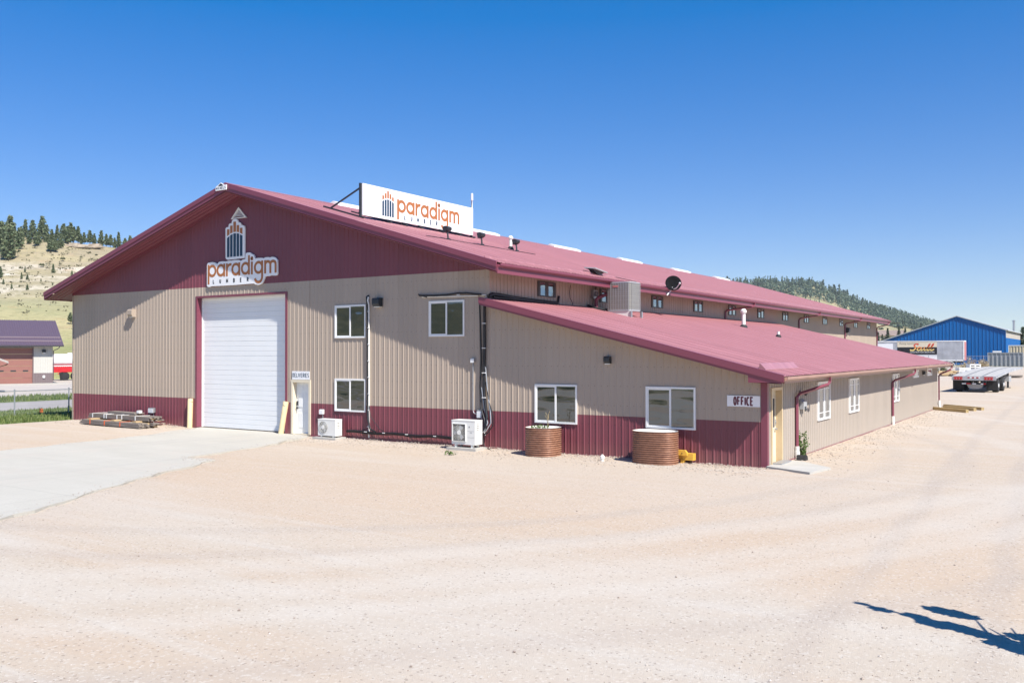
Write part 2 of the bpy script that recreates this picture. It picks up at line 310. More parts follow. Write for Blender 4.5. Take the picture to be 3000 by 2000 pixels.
# ------------------------------------------------------------------ mesh building
class MB:
    def __init__(s): s.v = []; s.f = []; s.m = []; s.mi = 0
    def add(s, vs, fs):
        n = len(s.v); s.v += [tuple(p) for p in vs]
        for f in fs: s.f.append(tuple(n + i for i in f)); s.m.append(s.mi)
        return s
    def quad(s, a, b, c, d): return s.add([a, b, c, d], [(0, 1, 2, 3)])
    def b(s, x0, x1, y0, y1, z0, z1, T=None):
        vs = [Vector((x, y, z)) for z in (z0, z1) for y in (y0, y1) for x in (x0, x1)]
        if T: vs = [T @ p for p in vs]
        return s.add(vs, [(0, 2, 3, 1), (4, 5, 7, 6), (0, 1, 5, 4), (2, 6, 7, 3), (0, 4, 6, 2), (1, 3, 7, 5)])
    def prism(s, poly, fn, d0, d1, back=True):
        n = len(poly)
        vs = [fn(u, v, d0) for u, v in poly] + [fn(u, v, d1) for u, v in poly]
        fs = [tuple(range(n))] + [(i, (i + 1) % n, n + (i + 1) % n, n + i) for i in range(n)]
        if back: fs.append(tuple(range(2 * n - 1, n - 1, -1)))
        return s.add(vs, fs)
    def tube(s, path, r, n=8, cap=True):
        P = [Vector(p) for p in path]; k = len(P); rs = r if isinstance(r, (list, tuple)) else [r] * k
        up = Vector((0, 0, 1)); vs = []; fs = []; prev = None
        for i, p in enumerate(P):
            d = (P[min(i + 1, k - 1)] - P[max(i - 1, 0)]).normalized()
            if prev is None:
                a = up if abs(d.dot(up)) < 0.9 else Vector((1, 0, 0)); x = a.cross(d).normalized()
            else:
                x = (prev - d * prev.dot(d)).normalized()
            prev = x; y = d.cross(x)
            for j in range(n):
                t = 2 * math.pi * (j + 0.5) / n; vs.append(p + (x * math.cos(t) + y * math.sin(t)) * rs[i])
        for i in range(k - 1):
            for j in range(n): fs.append((i * n + j, i * n + (j + 1) % n, (i + 1) * n + (j + 1) % n, (i + 1) * n + j))
        if cap: fs += [tuple(range(n - 1, -1, -1)), tuple(range((k - 1) * n, k * n))]
        return s.add(vs, fs)
    def lathe(s, prof, n=24, c=(0, 0, 0), T=None):
        vs = []; fs = []; k = len(prof)
        for r, z in prof:
            for j in range(n):
                t = 2 * math.pi * j / n; p = Vector((c[0] + r * math.cos(t), c[1] + r * math.sin(t), c[2] + z)); vs.append(T @ p if T else p)
        for i in range(k - 1):
            for j in range(n): fs.append((i * n + j, i * n + (j + 1) % n, (i + 1) * n + (j + 1) % n, (i + 1) * n + j))
        if prof[0][0] > 1e-6: fs.append(tuple(range(n - 1, -1, -1)))
        if prof[-1][0] > 1e-6: fs.append(tuple(range((k - 1) * n, k * n)))
        return s.add(vs, fs)
    def leaf(s, p, size, elong=1.0):
        a = Vector((U(-1, 1), U(-1, 1), U(-1, 1))).normalized(); q = a.orthogonal().normalized() * size; r = a.cross(q).normalized() * size * elong
        return s.add([p - q - r * 0.6, p + q - r * 0.8, p + q * 0.7 + r, p - q * 0.5 + r * 0.8], [(0, 1, 2, 3)])
    def build(s, name, mat, parent=None, smooth=False, origin=None, fix=True):
        off = Vector(origin) if origin is not None else Vector((0, 0, 0))
        if parent is not None and parent.get('_w', 0):
            off = Vector(parent['_w'])
        me = bpy.data.meshes.new(name)
        me.from_pydata([tuple(Vector(p) - off) for p in s.v], [], s.f)
        for m in (mat if isinstance(mat, (list, tuple)) else [mat]): me.materials.append(m)
        me.polygons.foreach_set('material_index', s.m)
        if fix:
            bm = bmesh.new(); bm.from_mesh(me); bmesh.ops.recalc_face_normals(bm, faces=bm.faces); bm.to_mesh(me); bm.free()
        if smooth:
            me.polygons.foreach_set('use_smooth', [True] * len(me.polygons))
            if smooth != 'all': me.set_sharp_from_angle(angle=math.radians(40))
        me.update()
        o = bpy.data.objects.new(name, me); COL.objects.link(o)
        if parent is not None:
            o.parent = parent
            if '_w' in parent: o['_w'] = list(off)
        elif origin is not None: o.location = off
        return o
def tag(o, label=None, cat=None, group=None, kind=None):
    for k, v in (('label', label), ('category', cat), ('group', group), ('kind', kind)):
        if v: o[k] = v
    return o
def thing(name, label, cat, loc=(0, 0, 0), rz=0.0, group=None, world=True):
    o = bpy.data.objects.new(name, None); COL.objects.link(o); o.empty_display_size = 0.3
    o.location = loc; o.rotation_euler = (0, 0, rz); tag(o, label, cat, group)
    if world: o['_w'] = list(loc) if any(loc) else [0.0, 0.0, 1e-9]
    return o
def dup(root, loc, rz=0.0, scale=1.0, label=None, group=None):
    r = root.copy(); COL.objects.link(r); r.location = loc; r.rotation_euler = (0, 0, rz); r.scale = (scale, scale, scale)
    if label: r['label'] = label
    if group: r['group'] = group
    for ch in list(root.children):
        c = ch.copy(); COL.objects.link(c); c.parent = r
        for g in list(ch.children):
            d = g.copy(); COL.objects.link(d); d.parent = c
    return r
def struct(name, mb, mat, smooth=False):
    o = mb.build(name, mat, smooth=smooth); o['kind'] = 'structure'; return o

fac = lambda u, v, d: Vector((u, -d, v))                # on the front wall: d outwards
def side(X): return lambda u, v, d: Vector((X + d, u, v))
def bx(mb, fn, u0, u1, v0, v1, d0, d1):
    return mb.prism([(u0, v0), (u1, v0), (u1, v1), (u0, v1)], fn, d1, d0)

# ---- strokes used for all lettering
def ribbon(mb, pts, wd, fn, d0, d1, closed=False):
    P = [Vector(p) for p in pts]; n = len(P); L = []; Rr = []
    for i in range(n):
        if closed: a, c = P[i - 1], P[(i + 1) % n]
        else: a, c = P[max(i - 1, 0)], P[min(i + 1, n - 1)]
        d1_ = (P[i] - a).normalized() if (P[i] - a).length > 1e-9 else (c - P[i]).normalized()
        d2_ = (c - P[i]).normalized() if (c - P[i]).length > 1e-9 else d1_
        nn = Vector((-(d1_ + d2_).y, (d1_ + d2_).x))
        nn = nn.normalized() if nn.length > 1e-6 else Vector((-d1_.y, d1_.x))
        k = max(0.45, nn.dot(Vector((-d1_.y, d1_.x)))); o = nn * (wd / 2 / k)
        L.append(P[i] + o); Rr.append(P[i] - o)
    m = n if closed else n - 1
    for i in range(m):
        j = (i + 1) % n
        vs = [fn(*p, d1) for p in (L[i], L[j], Rr[j], Rr[i])] + [fn(*p, d0) for p in (L[i], L[j], Rr[j], Rr[i])]
        fs = [(0, 1, 2, 3), (0, 4, 5, 1), (2, 6, 7, 3)]
        if not closed and i == 0: fs.append((0, 3, 7, 4))
        if not closed and i == m - 1: fs.append((1, 5, 6, 2))
        mb.add(vs, fs)
def arc(cx, cy, rx, ry, a0, a1, n=16):
    return [(cx + rx * math.cos(math.radians(a0 + (a1 - a0) * i / n)), cy + ry * math.sin(math.radians(a0 + (a1 - a0) * i / n))) for i in range(n + 1)]
def capstrokes(ch, w):        # capitals in a box w wide, 1 high
    h = w / 2
    return {'L': [[(0, 1), (0, 0), (w, 0)]], 'U': [[(0, 1), (0, .35)] + arc(h, .35, h, .35, 180, 360, 10)[1:] + [(w, 1)]],
      'M': [[(0, 0), (0, 1), (h, .3), (w, 1), (w, 0)]], 'N': [[(0, 0), (0, 1), (w, 0), (w, 1)]],
      'B': [[(0, 0), (0, 1), (w * .6, 1)] + arc(w * .6, .76, w * .36, .24, 90, -90, 8)[1:] + [(0, .52)], [(w * .6, .52)] + arc(w * .58, .26, w * .42, .26, 90, -90, 8)[1:] + [(0, 0)]],
      'E': [[(w, 1), (0, 1), (0, 0), (w, 0)], [(0, .52), (w * .85, .52)]], 'F': [[(w, 1), (0, 1), (0, 0)], [(0, .52), (w * .85, .52)]],
      'R': [[(0, 0), (0, 1), (w * .55, 1)] + arc(w * .55, .75, w * .42, .25, 90, -90, 8)[1:] + [(0, .5)], [(w * .5, .5), (w, 0)]],
      'O': [arc(h, .5, h, .5, 0, 360, 24)], 'C': [arc(h, .5, h, .5, 48, 312, 20)], 'I': [[(0, 0), (0, 1)]],
      'D': [[(0, 0), (0, 1), (w * .4, 1)] + arc(w * .4, .5, w * .6, .5, 90, -90, 12)[1:] + [(0, 0)]], 'V': [[(0, 1), (h, 0), (w, 1)]],
      'H': [[(0, 0), (0, 1)], [(w, 0), (w, 1)], [(0, .5), (w, .5)]], 'T': [[(0, 1), (w, 1)], [(h, 1), (h, 0)]],
      'S': [arc(h, .74, h, .25, 40, 270, 12) + arc(h, .25, h, .25, 90, -140, 12)[1:]], 'G': [arc(h, .5, h, .5, 48, 330, 20) + [(w, .45), (h, .45)]], 'A': [[(0, 0), (h, 1), (w, 0)], [(w * .2, .33), (w * .8, .33)]],
      'P': [[(0, 0), (0, 1), (w * .5, 1)] + arc(w * .5, .74, w * .45, .26, 90, -90, 8)[1:] + [(0, .48)]], 'X': [[(0, 0), (w, 1)], [(0, 1), (w, 0)]]}[ch]
def caps(mb, text, fn, x0, x1, z0, z1, wd, wrel, d0, d1, flip=False):
    h = z1 - z0 - wd; n = len(text); widths = [(0.0 if c == 'I' else (wrel * 1.3 if c == 'M' else wrel)) for c in text]
    tot = sum(widths) * h; gap = ((x1 - x0 - wd) - tot) / max(1, n - 1); x = x0 + wd / 2
    for c, wv in zip(text, widths):
        for si, st in enumerate(capstrokes(c, wv)):
            ribbon(mb, [(x + u * h, z0 + wd / 2 + v * h) for u, v in st], wd, fn, d0, d1 + si * 0.0012)
        x += wv * h + gap
def cap_parts(text, fn, x0, x1, z0, z1, wd, wrel, d0, d1, mat, parent):
    h = z1 - z0 - wd; widths = [(0.0 if c == 'I' else (wrel * 1.3 if c == 'M' else wrel)) for c in text]
    gap = ((x1 - x0 - wd) - sum(widths) * h) / max(1, len(text) - 1); x = x0 + wd / 2
    for c, wv in zip(text, widths):
        mb = MB()
        for si, st in enumerate(capstrokes(c, wv)): ribbon(mb, [(x + u * h, z0 + wd / 2 + v * h) for u, v in st], wd, fn, d0, d1 + si * 0.0012)
        mb.build('letter', mat, parent, fix=False); x += wv * h + gap
def logo_word(mb, fn, x0, x1, zb, xh, d0, d1, sw=0.205):
    # round lower-case lettering: p a r a d i g m
    s = xh; wd = sw * s; r = 0.5 * s - wd / 2; K = 8.0 * s
    sx = (x1 - x0) / (7.62 * s)
    def st(pts, k=0): ribbon(mb, [(x0 + u * sx, zb + v) for u, v in pts], wd, fn, d0, d1 + k * 0.0015)
    ring = lambda cx: st(arc(cx, 0.5 * s, r, r, 0, 360, 28))
    x = 0
    st([(wd / 2, -0.55 * s), (wd / 2, s)], 1); ring(0.5 * s + 0.03 * s); x = 1.05 * s
    ring(x + .5 * s); st([(x + s - wd / 2, 0), (x + s - wd / 2, s)], 1); x += 1.10 * s
    st([(x + wd / 2, 0), (x + wd / 2, s)], 1); st([(x + wd / 2, .5 * s)] + arc(x + .5 * s, .5 * s, .5 * s - wd / 2, r, 175, 72, 8)); x += .62 * s
    ring(x + .5 * s); st([(x + s - wd / 2, 0), (x + s - wd / 2, s)], 1); x += 1.08 * s
    ring(x + .5 * s); st([(x + s - wd / 2, 0), (x + s - wd / 2, 1.48 * s)], 1); x += 1.12 * s
    st([(x + wd / 2, 0), (x + wd / 2, s * .98)], 1); st(arc(x + wd / 2, 1.22 * s, .055 * s, .055 * s, 0, 360, 12)); x += .33 * s
    ring(x + .5 * s); st([(x + s - wd / 2, s), (x + s - wd / 2, -.22 * s)] + arc(x + .5 * s, -.22 * s, r, .4 * s, 0, -165, 14)[1:], 1); x += 1.12 * s
    st([(x + wd / 2, 0), (x + wd / 2, s)], 1)
    c1 = x + wd / 2 + .28 * s
    st(arc(c1, .66 * s, .28 * s, .235 * s, 180, 0, 12) + [(c1 + .28 * s, 0)], 2)
    st(arc(c1 + .56 * s, .66 * s, .28 * s, .235 * s, 180, 0, 12) + [(c1 + .84 * s, 0)], 3)
def logo_emblem(fn, bars, arch, zbase, d0, d1):
    cu, nv = MB(), MB()
    for (x, wdt, zt, zb) in bars: cu.prism([(x, zb[0]), (x + wdt, zb[1]), (x + wdt, zt), (x, zt)], fn, d1, d0)
    for (x, wdt, za, zc) in arch: nv.prism([(x, zbase), (x + wdt, zbase), (x + wdt, zc), (x + wdt / 2, (za + zc) / 2 + 0.006), (x, za)], fn, d1, d0)
    return cu, nv

def H(x, y):
    k = sm(-60, -36, x)
    return -0.1 + k * (0.3 * sm(34, 45, y) + 0.65 * sm(70, 120, y))

# ------------------------------------------------------------------ GROUND
def polar_sheet(radii, angs, zf, clip=None):
    mb = MB(); vs = []; n = len(angs)
    for r in radii:
        for a in angs:
            x, y = CAM.x + r * math.sin(a), CAM.y + r * math.cos(a); vs.append((x, y, zf(x, y, r)))
    fs = [(i * n + j, i * n + j + 1, (i + 1) * n + j + 1, (i + 1) * n + j) for i in range(len(radii) - 1) for j in range(n - 1)]
    return mb.add(vs, fs)
angs = [2 * math.pi * i / 180 for i in range(181)]
g = polar_sheet([0.01, 8, 20, 40, 60, 75, 90, 105, 120, 140, 160, 200, 300, 500, 900, 1600, 3200], angs, lambda x, y, r: H(x, y) - 0.06 if r < 1000 else H(x, y) - 0.06)
struct('ground', g, M['plain'])
# gravel yard: gently uneven sheet
yard = MB(); xs = [-34.6 + i * 0.7 for i in range(int(100 / 0.7))]; ys = [-60 + i * 0.7 for i in range(int(196 / 0.7))]
from mathutils import noise as mn
def yz(x, y):
    z = H(x, y) + 0.02 * mn.noise(Vector((x * 0.35, y * 0.35, 0))) + 0.012 * mn.noise(Vector((x * 1.1, y * 1.1, 3)))
    if y < 0 and -34.6 < x < 1: z += 0.05 * sm(-1.2, 0, y) * (0.6 + 0.6 * mn.noise(Vector((x * 0.9, 0, 0))))
    z += 0.10 * math.exp(-((x + 27.4) / 0.9) ** 2 - ((y + 0.3) / 0.45) ** 2)
    # keep below the concrete apron
    if -25.6 < x < -9 and y < 0.5: z -= 0.05 * sm(0, 1, 1 if inpad(x, y) else 0)
    return z
PAD = [(-25.25, 0.25), (-24.9, -0.6), (-23.85, -3.28), (-22.95, -9.6), (-22.2, -17.0), (-21.5, -30.0), (-8.5, -30.0), (-9.3, -18.5), (-10.28, -16.06), (-13.05, -11.18), (-14.73, -7.37), (-16.0, -7.46), (-16.95, -2.85), (-18.1, -0.25), (-19.6, 0.25)]
def inpad(x, y):
    c = False; n = len(PAD)
    for i in range(n):
        (x1, y1), (x2, y2) = PAD[i], PAD[i - 1]
        if (y1 > y) != (y2 > y) and x < (x2 - x1) * (y - y1) / (y2 - y1) + x1: c = not c
    return c
vs = [(x, y, yz(x, y)) for x in xs for y in ys]; n = len(ys)
yard.add(vs, [(i * n + j, (i + 1) * n + j, (i + 1) * n + j + 1, i * n + j + 1) for i in range(len(xs) - 1) for j in range(n - 1)])
struct('gravel_yard', yard, M['gravel'], smooth='all')
# concrete apron, its gravel-side edges a little ragged
rag = []
for i in range(len(PAD)):
    a, b_ = Vector(PAD[i]), Vector(PAD[(i + 1) % len(PAD)]); k = max(1, int((b_ - a).length / 0.5))
    for q in range(k):
        p = a.lerp(b_, q / k); jit = 0.06 if 0 < q and p.y < -0.6 else 0; wv_ = 0.30 * mn.noise(Vector((p.x * .8, p.y * .8, 7))) if jit else 0
        rag.append((p.x + U(-jit, jit) + wv_, p.y + U(-jit, jit) + wv_))
ap = MB(); ap.prism(rag, lambda u, v, d: Vector((u, v, d)), -0.072, -0.25)
struct('concrete_apron', ap, M['pad'])
def strip(name, x0, x1, y0, y1, z, mat, n=60):
    mb = MB(); vs = []
    e0 = [x0 + 0.18 * mn.noise(Vector((i * 0.37, x0, 1))) for i in range(n + 1)]; e1 = [x1 + 0.18 * mn.noise(Vector((i * 0.37, x1, 1))) for i in range(n + 1)]
    for i in range(n + 1):
        y = y0 + (y1 - y0) * i / n; vs += [(e0[i], y, z), (e1[i], y, z)]
    mb.add(vs, [(2 * i, 2 * i + 1, 2 * i + 3, 2 * i + 2) for i in range(n)]); return struct(name, mb, mat)
strip('grass_verge', -44.7, -34.4, -12, 140, -0.112, M['lawn'], 120)
strip('road', -53.3, -44.5, -80, 220, -0.108, M['asphalt_grey'], 120)
strip('grass_verge', -60.6, -53.2, -12, 220, -0.104, M['lawn'], 120)
strip('gravel_lot', -104, -60.5, -40, 120, -0.100, M['lot'], 80)

# grass blades on the near verge
gb = MB()
for i in range(16000):
    y = U(-6, 22); x = U(-44.4, -34.7)
    if R() < 0.5: x = -34.75 - abs(random.gauss(0, 2.6))
    h = U(0.05, 0.20) * (1.5 if R() < 0.1 else 1); a = U(0, 6.28); l = U(0.0, 0.09); wd = U(0.012, 0.03)
    p = Vector((x, y, -0.112)); d = Vector((math.cos(a), math.sin(a), 0)); q = Vector((-d.y, d.x, 0)) * wd
    gb.add([p - q, p + q, p + d * l + Vector((0, 0, h))], [(0, 1, 2)])
tag(gb.build('grass', M['blade'], fix=False), None, None, None, 'stuff')
gb = MB()
for i in range(7000):
    y = U(-2, 30); x = U(-60.3, -53.6)
    h = U(0.1, 0.3); a = U(0, 6.28); l = U(0.0, 0.1); wd = U(0.02, 0.05)
    p = Vector((x, y, -0.104)); d = Vector((math.cos(a), math.sin(a), 0)); q = Vector((-d.y, d.x, 0)) * wd
    gb.add([p - q, p + q, p + d * l + Vector((0, 0, h))], [(0, 1, 2)])
tag(gb.build('grass', M['blade'], fix=False), None, None, None, 'stuff')
# loose pebbles near the viewer and along the wall foot
pb = MB()
def stone(x, y, s, z=None):
    z = yz(x, y) if z is None else z
    c = Vector((x, y, z + s * 0.25)); vs = [c + Vector((s * U(.7, 1.2), 0, 0)), c + Vector((0, s * U(.7, 1.2), 0)), c - Vector((s * U(.7, 1.2), 0, 0)), c - Vector((0, s * U(.7, 1.2), 0)), c + Vector((0, 0, s * U(.4, .8))), c - Vector((0, 0, s * .6))]
    pb.add(vs, [(0, 1, 4), (1, 2, 4), (2, 3, 4), (3, 0, 4), (1, 0, 5), (2, 1, 5), (3, 2, 5), (0, 3, 5)])
for i in range(5500):
    D = 8.2 + 20 * R() ** 1.8; p = polar(U(-100, 3150), D)
    if inpad(p.x, p.y) or (p.y > -0.1 and p.x < 0.1): continue
    stone(p.x, p.y, U(0.005, 0.013) * (2.0 if R() < 0.03 else 1))
for i in range(4500):
    x = U(-17.5, 0.2); y = -abs(random.gauss(0, 0.9)) - 0.03
    stone(x, y, U(0.010, 0.028))
for i in range(1500):
    x = U(-34, -26); y = -abs(random.gauss(0, 0.8)) - 0.03
    stone(x, y, U(0.012, 0.03))
for i in range(2600):
    a, b_ = random.choice(list(zip(PAD, PAD[1:]))); k = R(); x = a[0] + (b_[0] - a[0]) * k + random.gauss(0, .22); y = a[1] + (b_[1] - a[1]) * k + random.gauss(0, .22)
    if y < -0.3: stone(x, y, U(0.007, 0.018), -0.07 if inpad(x, y) else None)
for i in range(2500):
    y = U(-0.5, 30); x = abs(random.gauss(0, 0.8)) + 0.03
    if x < 1.5 and y < 1.8: continue
    stone(x, y, U(0.010, 0.028))
tag(pb.build('loose_gravel', M['pebble'], fix=False), None, None, None, 'stuff')

# ------------------------------------------------------------------ HILLS
def interp(tab, x):
    if x <= tab[0][0]: return tab[0][1]
    for (a, b_), (c, d) in zip(tab, tab[1:]):
        if x <= c: return b_ + (d - b_) * (x - a) / (c - a)
    return tab[-1][1]
class Hill:
    def __init__(s, ridge, prof, back): s.ridge, s.prof, s.back = ridge, prof, back
    def z(s, px, D):
        vr = interp(s.ridge, px); Dm = s.prof[-1][0]
        if D <= Dm: v = 1032 - interp(s.prof, D) * (1032 - vr); return 3.2 + (1032 - v) * D / F
        zr = 3.2 + (1032 - vr) * Dm / F; return zr * (1 - sm(Dm, s.back, D) * 0.6) - 0.3 * 0
    def point(s, px, v):
        vr = interp(s.ridge, px); k = (1032 - v) / (1032 - vr); k = min(k, 0.999)
        for (a, b_), (c, d) in zip(s.prof, s.prof[1:]):
            if b_ <= k <= d:
                D = a + (c - a) * (k - b_) / (d - b_); break
        else: D = s.prof[0][0]
        p = polar(px, D); p.z = s.z(px, D); return p
    def mesh(s, px0, px1, n, rows, rough):
        mb = MB(); vs = []
        for i in range(n + 1):
            px = px0 + (px1 - px0) * i / n
            for D in rows:
                p = polar(px, D); k = rough * sm(s.prof[0][0], s.prof[0][0] * 1.6, D)
                z = s.z(px, D) + k * (mn.noise(Vector((p.x * .03, p.y * .03, 0))) + .5 * mn.noise(Vector((p.x * .09, p.y * .09, 5))) + .25 * mn.noise(Vector((p.x * .3, p.y * .3, 9))))
                if D <= s.prof[0][0]: z = -1.5
                vs.append((p.x, p.y, z))
        m = len(rows)
        return mb.add(vs, [(i * m + j, (i + 1) * m + j, (i + 1) * m + j + 1, i * m + j + 1) for i in range(n) for j in range(m - 1)])
HL = Hill([(-2600, 830), (-1500, 760), (-600, 700), (0, 690), (158, 694), (217, 707), (281, 714), (352, 724), (450, 742), (600, 790), (800, 880), (1100, 990), (1400, 1024)],
          [(112, -0.03), (150, 0.075), (185, 0.25), (215, 0.42), (232, 0.55), (240, 0.64), (250, 0.70), (262, 0.77), (275, 0.88), (300, 1.0)], 520)
rowsL = [100, 112] + [112 + 188 * i / 60 for i in range(1, 61)] + [310, 325, 350, 390, 440, 520]
struct('hill', HL.mesh(-2600, 1400, 170, rowsL, 1.1), M['hill_left'], smooth='all')
HR = Hill([(1200, 1000), (1800, 880), (2100, 838), (2258, 836), (2377, 838), (2413, 848), (2490, 884), (2541, 906), (2586, 918), (2645, 936), (2705, 956), (2743, 966), (2900, 992), (3200, 1004), (3900, 1018)],
          [(190, -0.02), (300, 0.19), (420, 0.30), (700, 0.42), (850, 0.52), (950, 0.72), (1100, 1.0)], 1900)
rowsR = [170, 190] + [190 + 910 * i / 40 for i in range(1, 41)] + [1150, 1250, 1400, 1900]
struct('hill', HR.mesh(1200, 3900, 130, rowsR, 1.6), M['hill_right'], smooth='all')
# wooded rise across the road behind the viewer (seen in the window panes)
hb = MB(); vs = []; n = 60; rr = [150, 180, 220, 270, 330, 420, 600]; hh = [-1, 5, 14, 26, 34, 30, 10]
for i in range(n + 1):
    a = math.radians(100 + 190 * i / n)
    for r, h in zip(rr, hh):
        x, y = CAM.x + r * math.sin(a), CAM.y + r * math.cos(a)
        vs.append((x, y, h * (0.75 + 0.35 * mn.noise(Vector((x * .006, y * .006, 2)))) * min(1, min(i, n - i) / 8) + (0.8 * mn.noise(Vector((x * .1, y * .1, 0))) if h > 0 else -1)))
m = len(rr); hb.add(vs, [(i * m + j, (i + 1) * m + j, (i + 1) * m + j + 1, i * m + j + 1) for i in range(n) for j in range(m - 1)])
struct('hill', hb, M['hill_back'], smooth='all')

# ------------------------------------------------------------------ WAREHOUSE
XL, XM, XR, RX = -34.85, -9.63, 0.0, -22.25
YF, YLF = 64.57, 32.35
S1, S2 = 0.296, 0.2448
zr = lambda x: 10.2 - S1 * abs(x - RX)                 # main roof surface
zl = lambda x: 2.533 + S2 * (0.667 - x)                # lean-to roof surface
WH = thing('warehouse', 'long tan and burgundy ribbed steel warehouse with a low lean-to office wing', 'building')
PITCH_R = 0.2286
RIB = [(0, 0), (0.007, 0.018), (0.026, 0.018), (0.050, 0), (0.105, 0), (0.110, 0.004), (0.120, 0.004), (0.130, 0), (0.164, 0), (0.169, 0.004), (0.179, 0.004), (0.189, 0)]
def ribs(mb, fn, u0, u1, zb, zt, phase=0.0, prof=RIB, pitch=PITCH_R):
    pts = []; k = math.floor((u0 - phase) / pitch) - 1
    while True:
        base = phase + k * pitch
        if base > u1: break
        pts += [(base + a, h) for a, h in prof if u0 < base + a < u1]
        k += 1
    P = [(u0, 0.0)] + pts + [(u1, 0.0)]
    f = lambda q, u: q(u) if callable(q) else q
    vs = []
    for u, h in P: vs += [fn(u, f(zb, u), h), fn(u, f(zt, u), h)]
    mb.add(vs, [(2 * i, 2 * i + 2, 2 * i + 3, 2 * i + 1) for i in range(len(P) - 1)])
OX0, OX1, OZ = -25.22, -19.66, 5.60      # overhead door opening
DX0, DX1, DZ = -19.26, -18.28, 2.06      # deliveries door opening
soff = lambda x: 9.80 - S1 * abs(x - RX)
wc = MB()
ribs(wc, fac, XL, OX0, -0.16, 1.2); ribs(wc, fac, OX1, DX0, -0.16, 1.2); ribs(wc, fac, DX1, -0.16, -0.2, 1.2)
wc.build('wainscot', M['burg'], WH)
wt = MB()
lz = lambda x: min(6.058, soff(x)) if x <= XM else zl(x) - 0.20
ribs(wt, fac, XL, OX0, 1.2, lambda x: min(6.058, soff(x) + 0.05)); ribs(wt, fac, OX0, OX1, OZ + 0.01, 6.058)
ribs(wt, fac, OX1, DX0, 1.2, 6.058); ribs(wt, fac, DX0, DX1, DZ, 6.058)
ribs(wt, fac, DX1, XM, 1.2, lambda x: min(6.058, soff(x) + 0.05)); ribs(wt, fac, XM, -0.16, 1.2, lambda x: zl(x) - 0.12)
wt.build('front_wall', M['tan'], WH)
gw = MB(); x0g = RX - (9.8 - 6.058) / S1; x1g = RX + (9.8 - 6.058) / S1
ribs(gw, fac, x0g, RX, 6.058, soff); ribs(gw, fac, RX, x1g, 6.058, soff)
gw.build('gable', M['burg'], WH)
sw = MB()                                              # main building side wall above the lean-to, and beyond it
ribs(sw, side(XM), 0, YF, lambda y: 4.3 if y < 33 else -0.1, 6.20)
sw.b(XL, XM, YF - 0.02, YF, -0.1, 6.0); sw.b(XL, XL + 0.02, 0.02, YF, -0.16, 6.04)
sw.prism([(XL, 6.0), (XM, 6.0), (RX, 9.7)], lambda u, v, d: Vector((u, d, v)), YF, YF - 0.02)
sw.b(XM + 0.0, XR, YLF - 0.02, YLF, -0.1, 2.3); sw.prism([(XM, 2.3), (XR, 2.3), (XM, 4.7)], lambda u, v, d: Vector((u, d, v)), YLF, YLF - 0.02)
sw.build('side_wall', M['tan_upper'], WH)
EY0, EY1, EZ = 0.40, 1.36, 2.11                         # office door opening in the wing's side wall
ow = MB()
ribs(ow, side(XR), 0.12, EY0, -0.2, 2.36); ribs(ow, side(XR), EY0, EY1, EZ, 2.36); ribs(ow, side(XR), EY1, YLF, -0.16, 2.36)
ow.build('wing_wall', M['tan_side'], WH)
# roofs
def roofsheet(name, ylo, yhi, xa, xb, zf, mat):
    mb = MB(); prof = [(0, 0), (0.014, 0.027), (0.036, 0.027), (0.052, 0), (0.13, 0), (0.137, 0.004), (0.15, 0.004), (0.157, 0)]
    ribs(mb, lambda u, v, d: Vector((v, u, zf(v) + d)), ylo, yhi, xa, xb, prof=prof)
    return mb
RY0, RY1 = -0.91, 65.7
rf = roofsheet('roof', RY0, RY1, -35.87, RX, zr, 0); r2 = roofsheet('roof', RY0, RY1, RX, -8.66, zr, 0)
rf.add(r2.v, r2.f)
roof = rf.build('roof', M['roof'], WH, fix=False)
sf = MB()                                              # ribbed soffit under the overhangs
soff_u = lambda x: 9.87 - S1 * abs(x - RX)
for xa, xb in ((-35.80, RX), (RX, -8.72)):
    ribs(sf, lambda u, v, d: Vector((v, u, soff_u(v) - d)), RY0 + 0.02, -0.001, xa, xb, prof=[(0, 0), (0.02, 0.022), (0.05, 0.022), (0.07, 0)])
for xa, xb in ((-35.80, XL), (XM, -8.72)):
    sf.quad((xa, 0, soff_u(xa)), (xb, 0, soff_u(xb)), (xb, RY1, soff_u(xb)), (xa, RY1, soff_u(xa)))
sf.build('soffit', M['trim'], WH, fix=False)
ft = MB()                                              # dark trim where soffit meets the gable wall
for sgn, xa, xb in ((-1, XL, RX), (1, RX, -9.5)):
    for d0, d1, a, c in ((0.02, 0.05, 0.0, 0.09), (0.05, 0.062, -0.012, 0.016)):
        ft.prism([(xa, soff_u(xa) - c - 0.012), (xb, soff_u(xb) - c - 0.012), (xb, soff_u(xb) - a - 0.012), (xa, soff_u(xa) - a - 0.012)], fac, d1, d0)
ft.build('soffit_trim', M['trim'], WH)
fb = MB()                                              # two-step rake fascia
for xa, xb in ((-35.87, RX), (RX, -8.69)):
    P = lambda lo, hi: [(xa, zr(xa) - lo), (xb, zr(xb) - lo), (xb, zr(xb) - hi), (xa, zr(xa) - hi)]
    fb.prism(P(0.155, -0.035), fac, 0.955, 0.90)
    fb.prism(P(0.30, 0.152), fac, 0.925, 0.90)
    fb.prism(P(-0.022, -0.036), fac, 0.90, 0.80)
fb.b(-8.70, -8.66, RY0, RY1, 5.82, 6.12); fb.b(-35.87, -35.83, RY0, RY1, 5.82, 6.12)
fb.build('fascia', M['trim'], WH)
gt = MB()
K = [(-8.655, 6.02), (-8.60, 6.02), (-8.545, 6.075), (-8.545, 6.15), (-8.562, 6.15), (-8.562, 6.08), (-8.61, 6.035), (-8.655, 6.035)]
gt.prism(K, lambda u, v, d: Vector((u, d, v)), RY0 + 0.03, RY1 + 0.08)
gt.b(-35.96, -35.875, RY0 + 0.03, RY1, 6.03, 6.13)
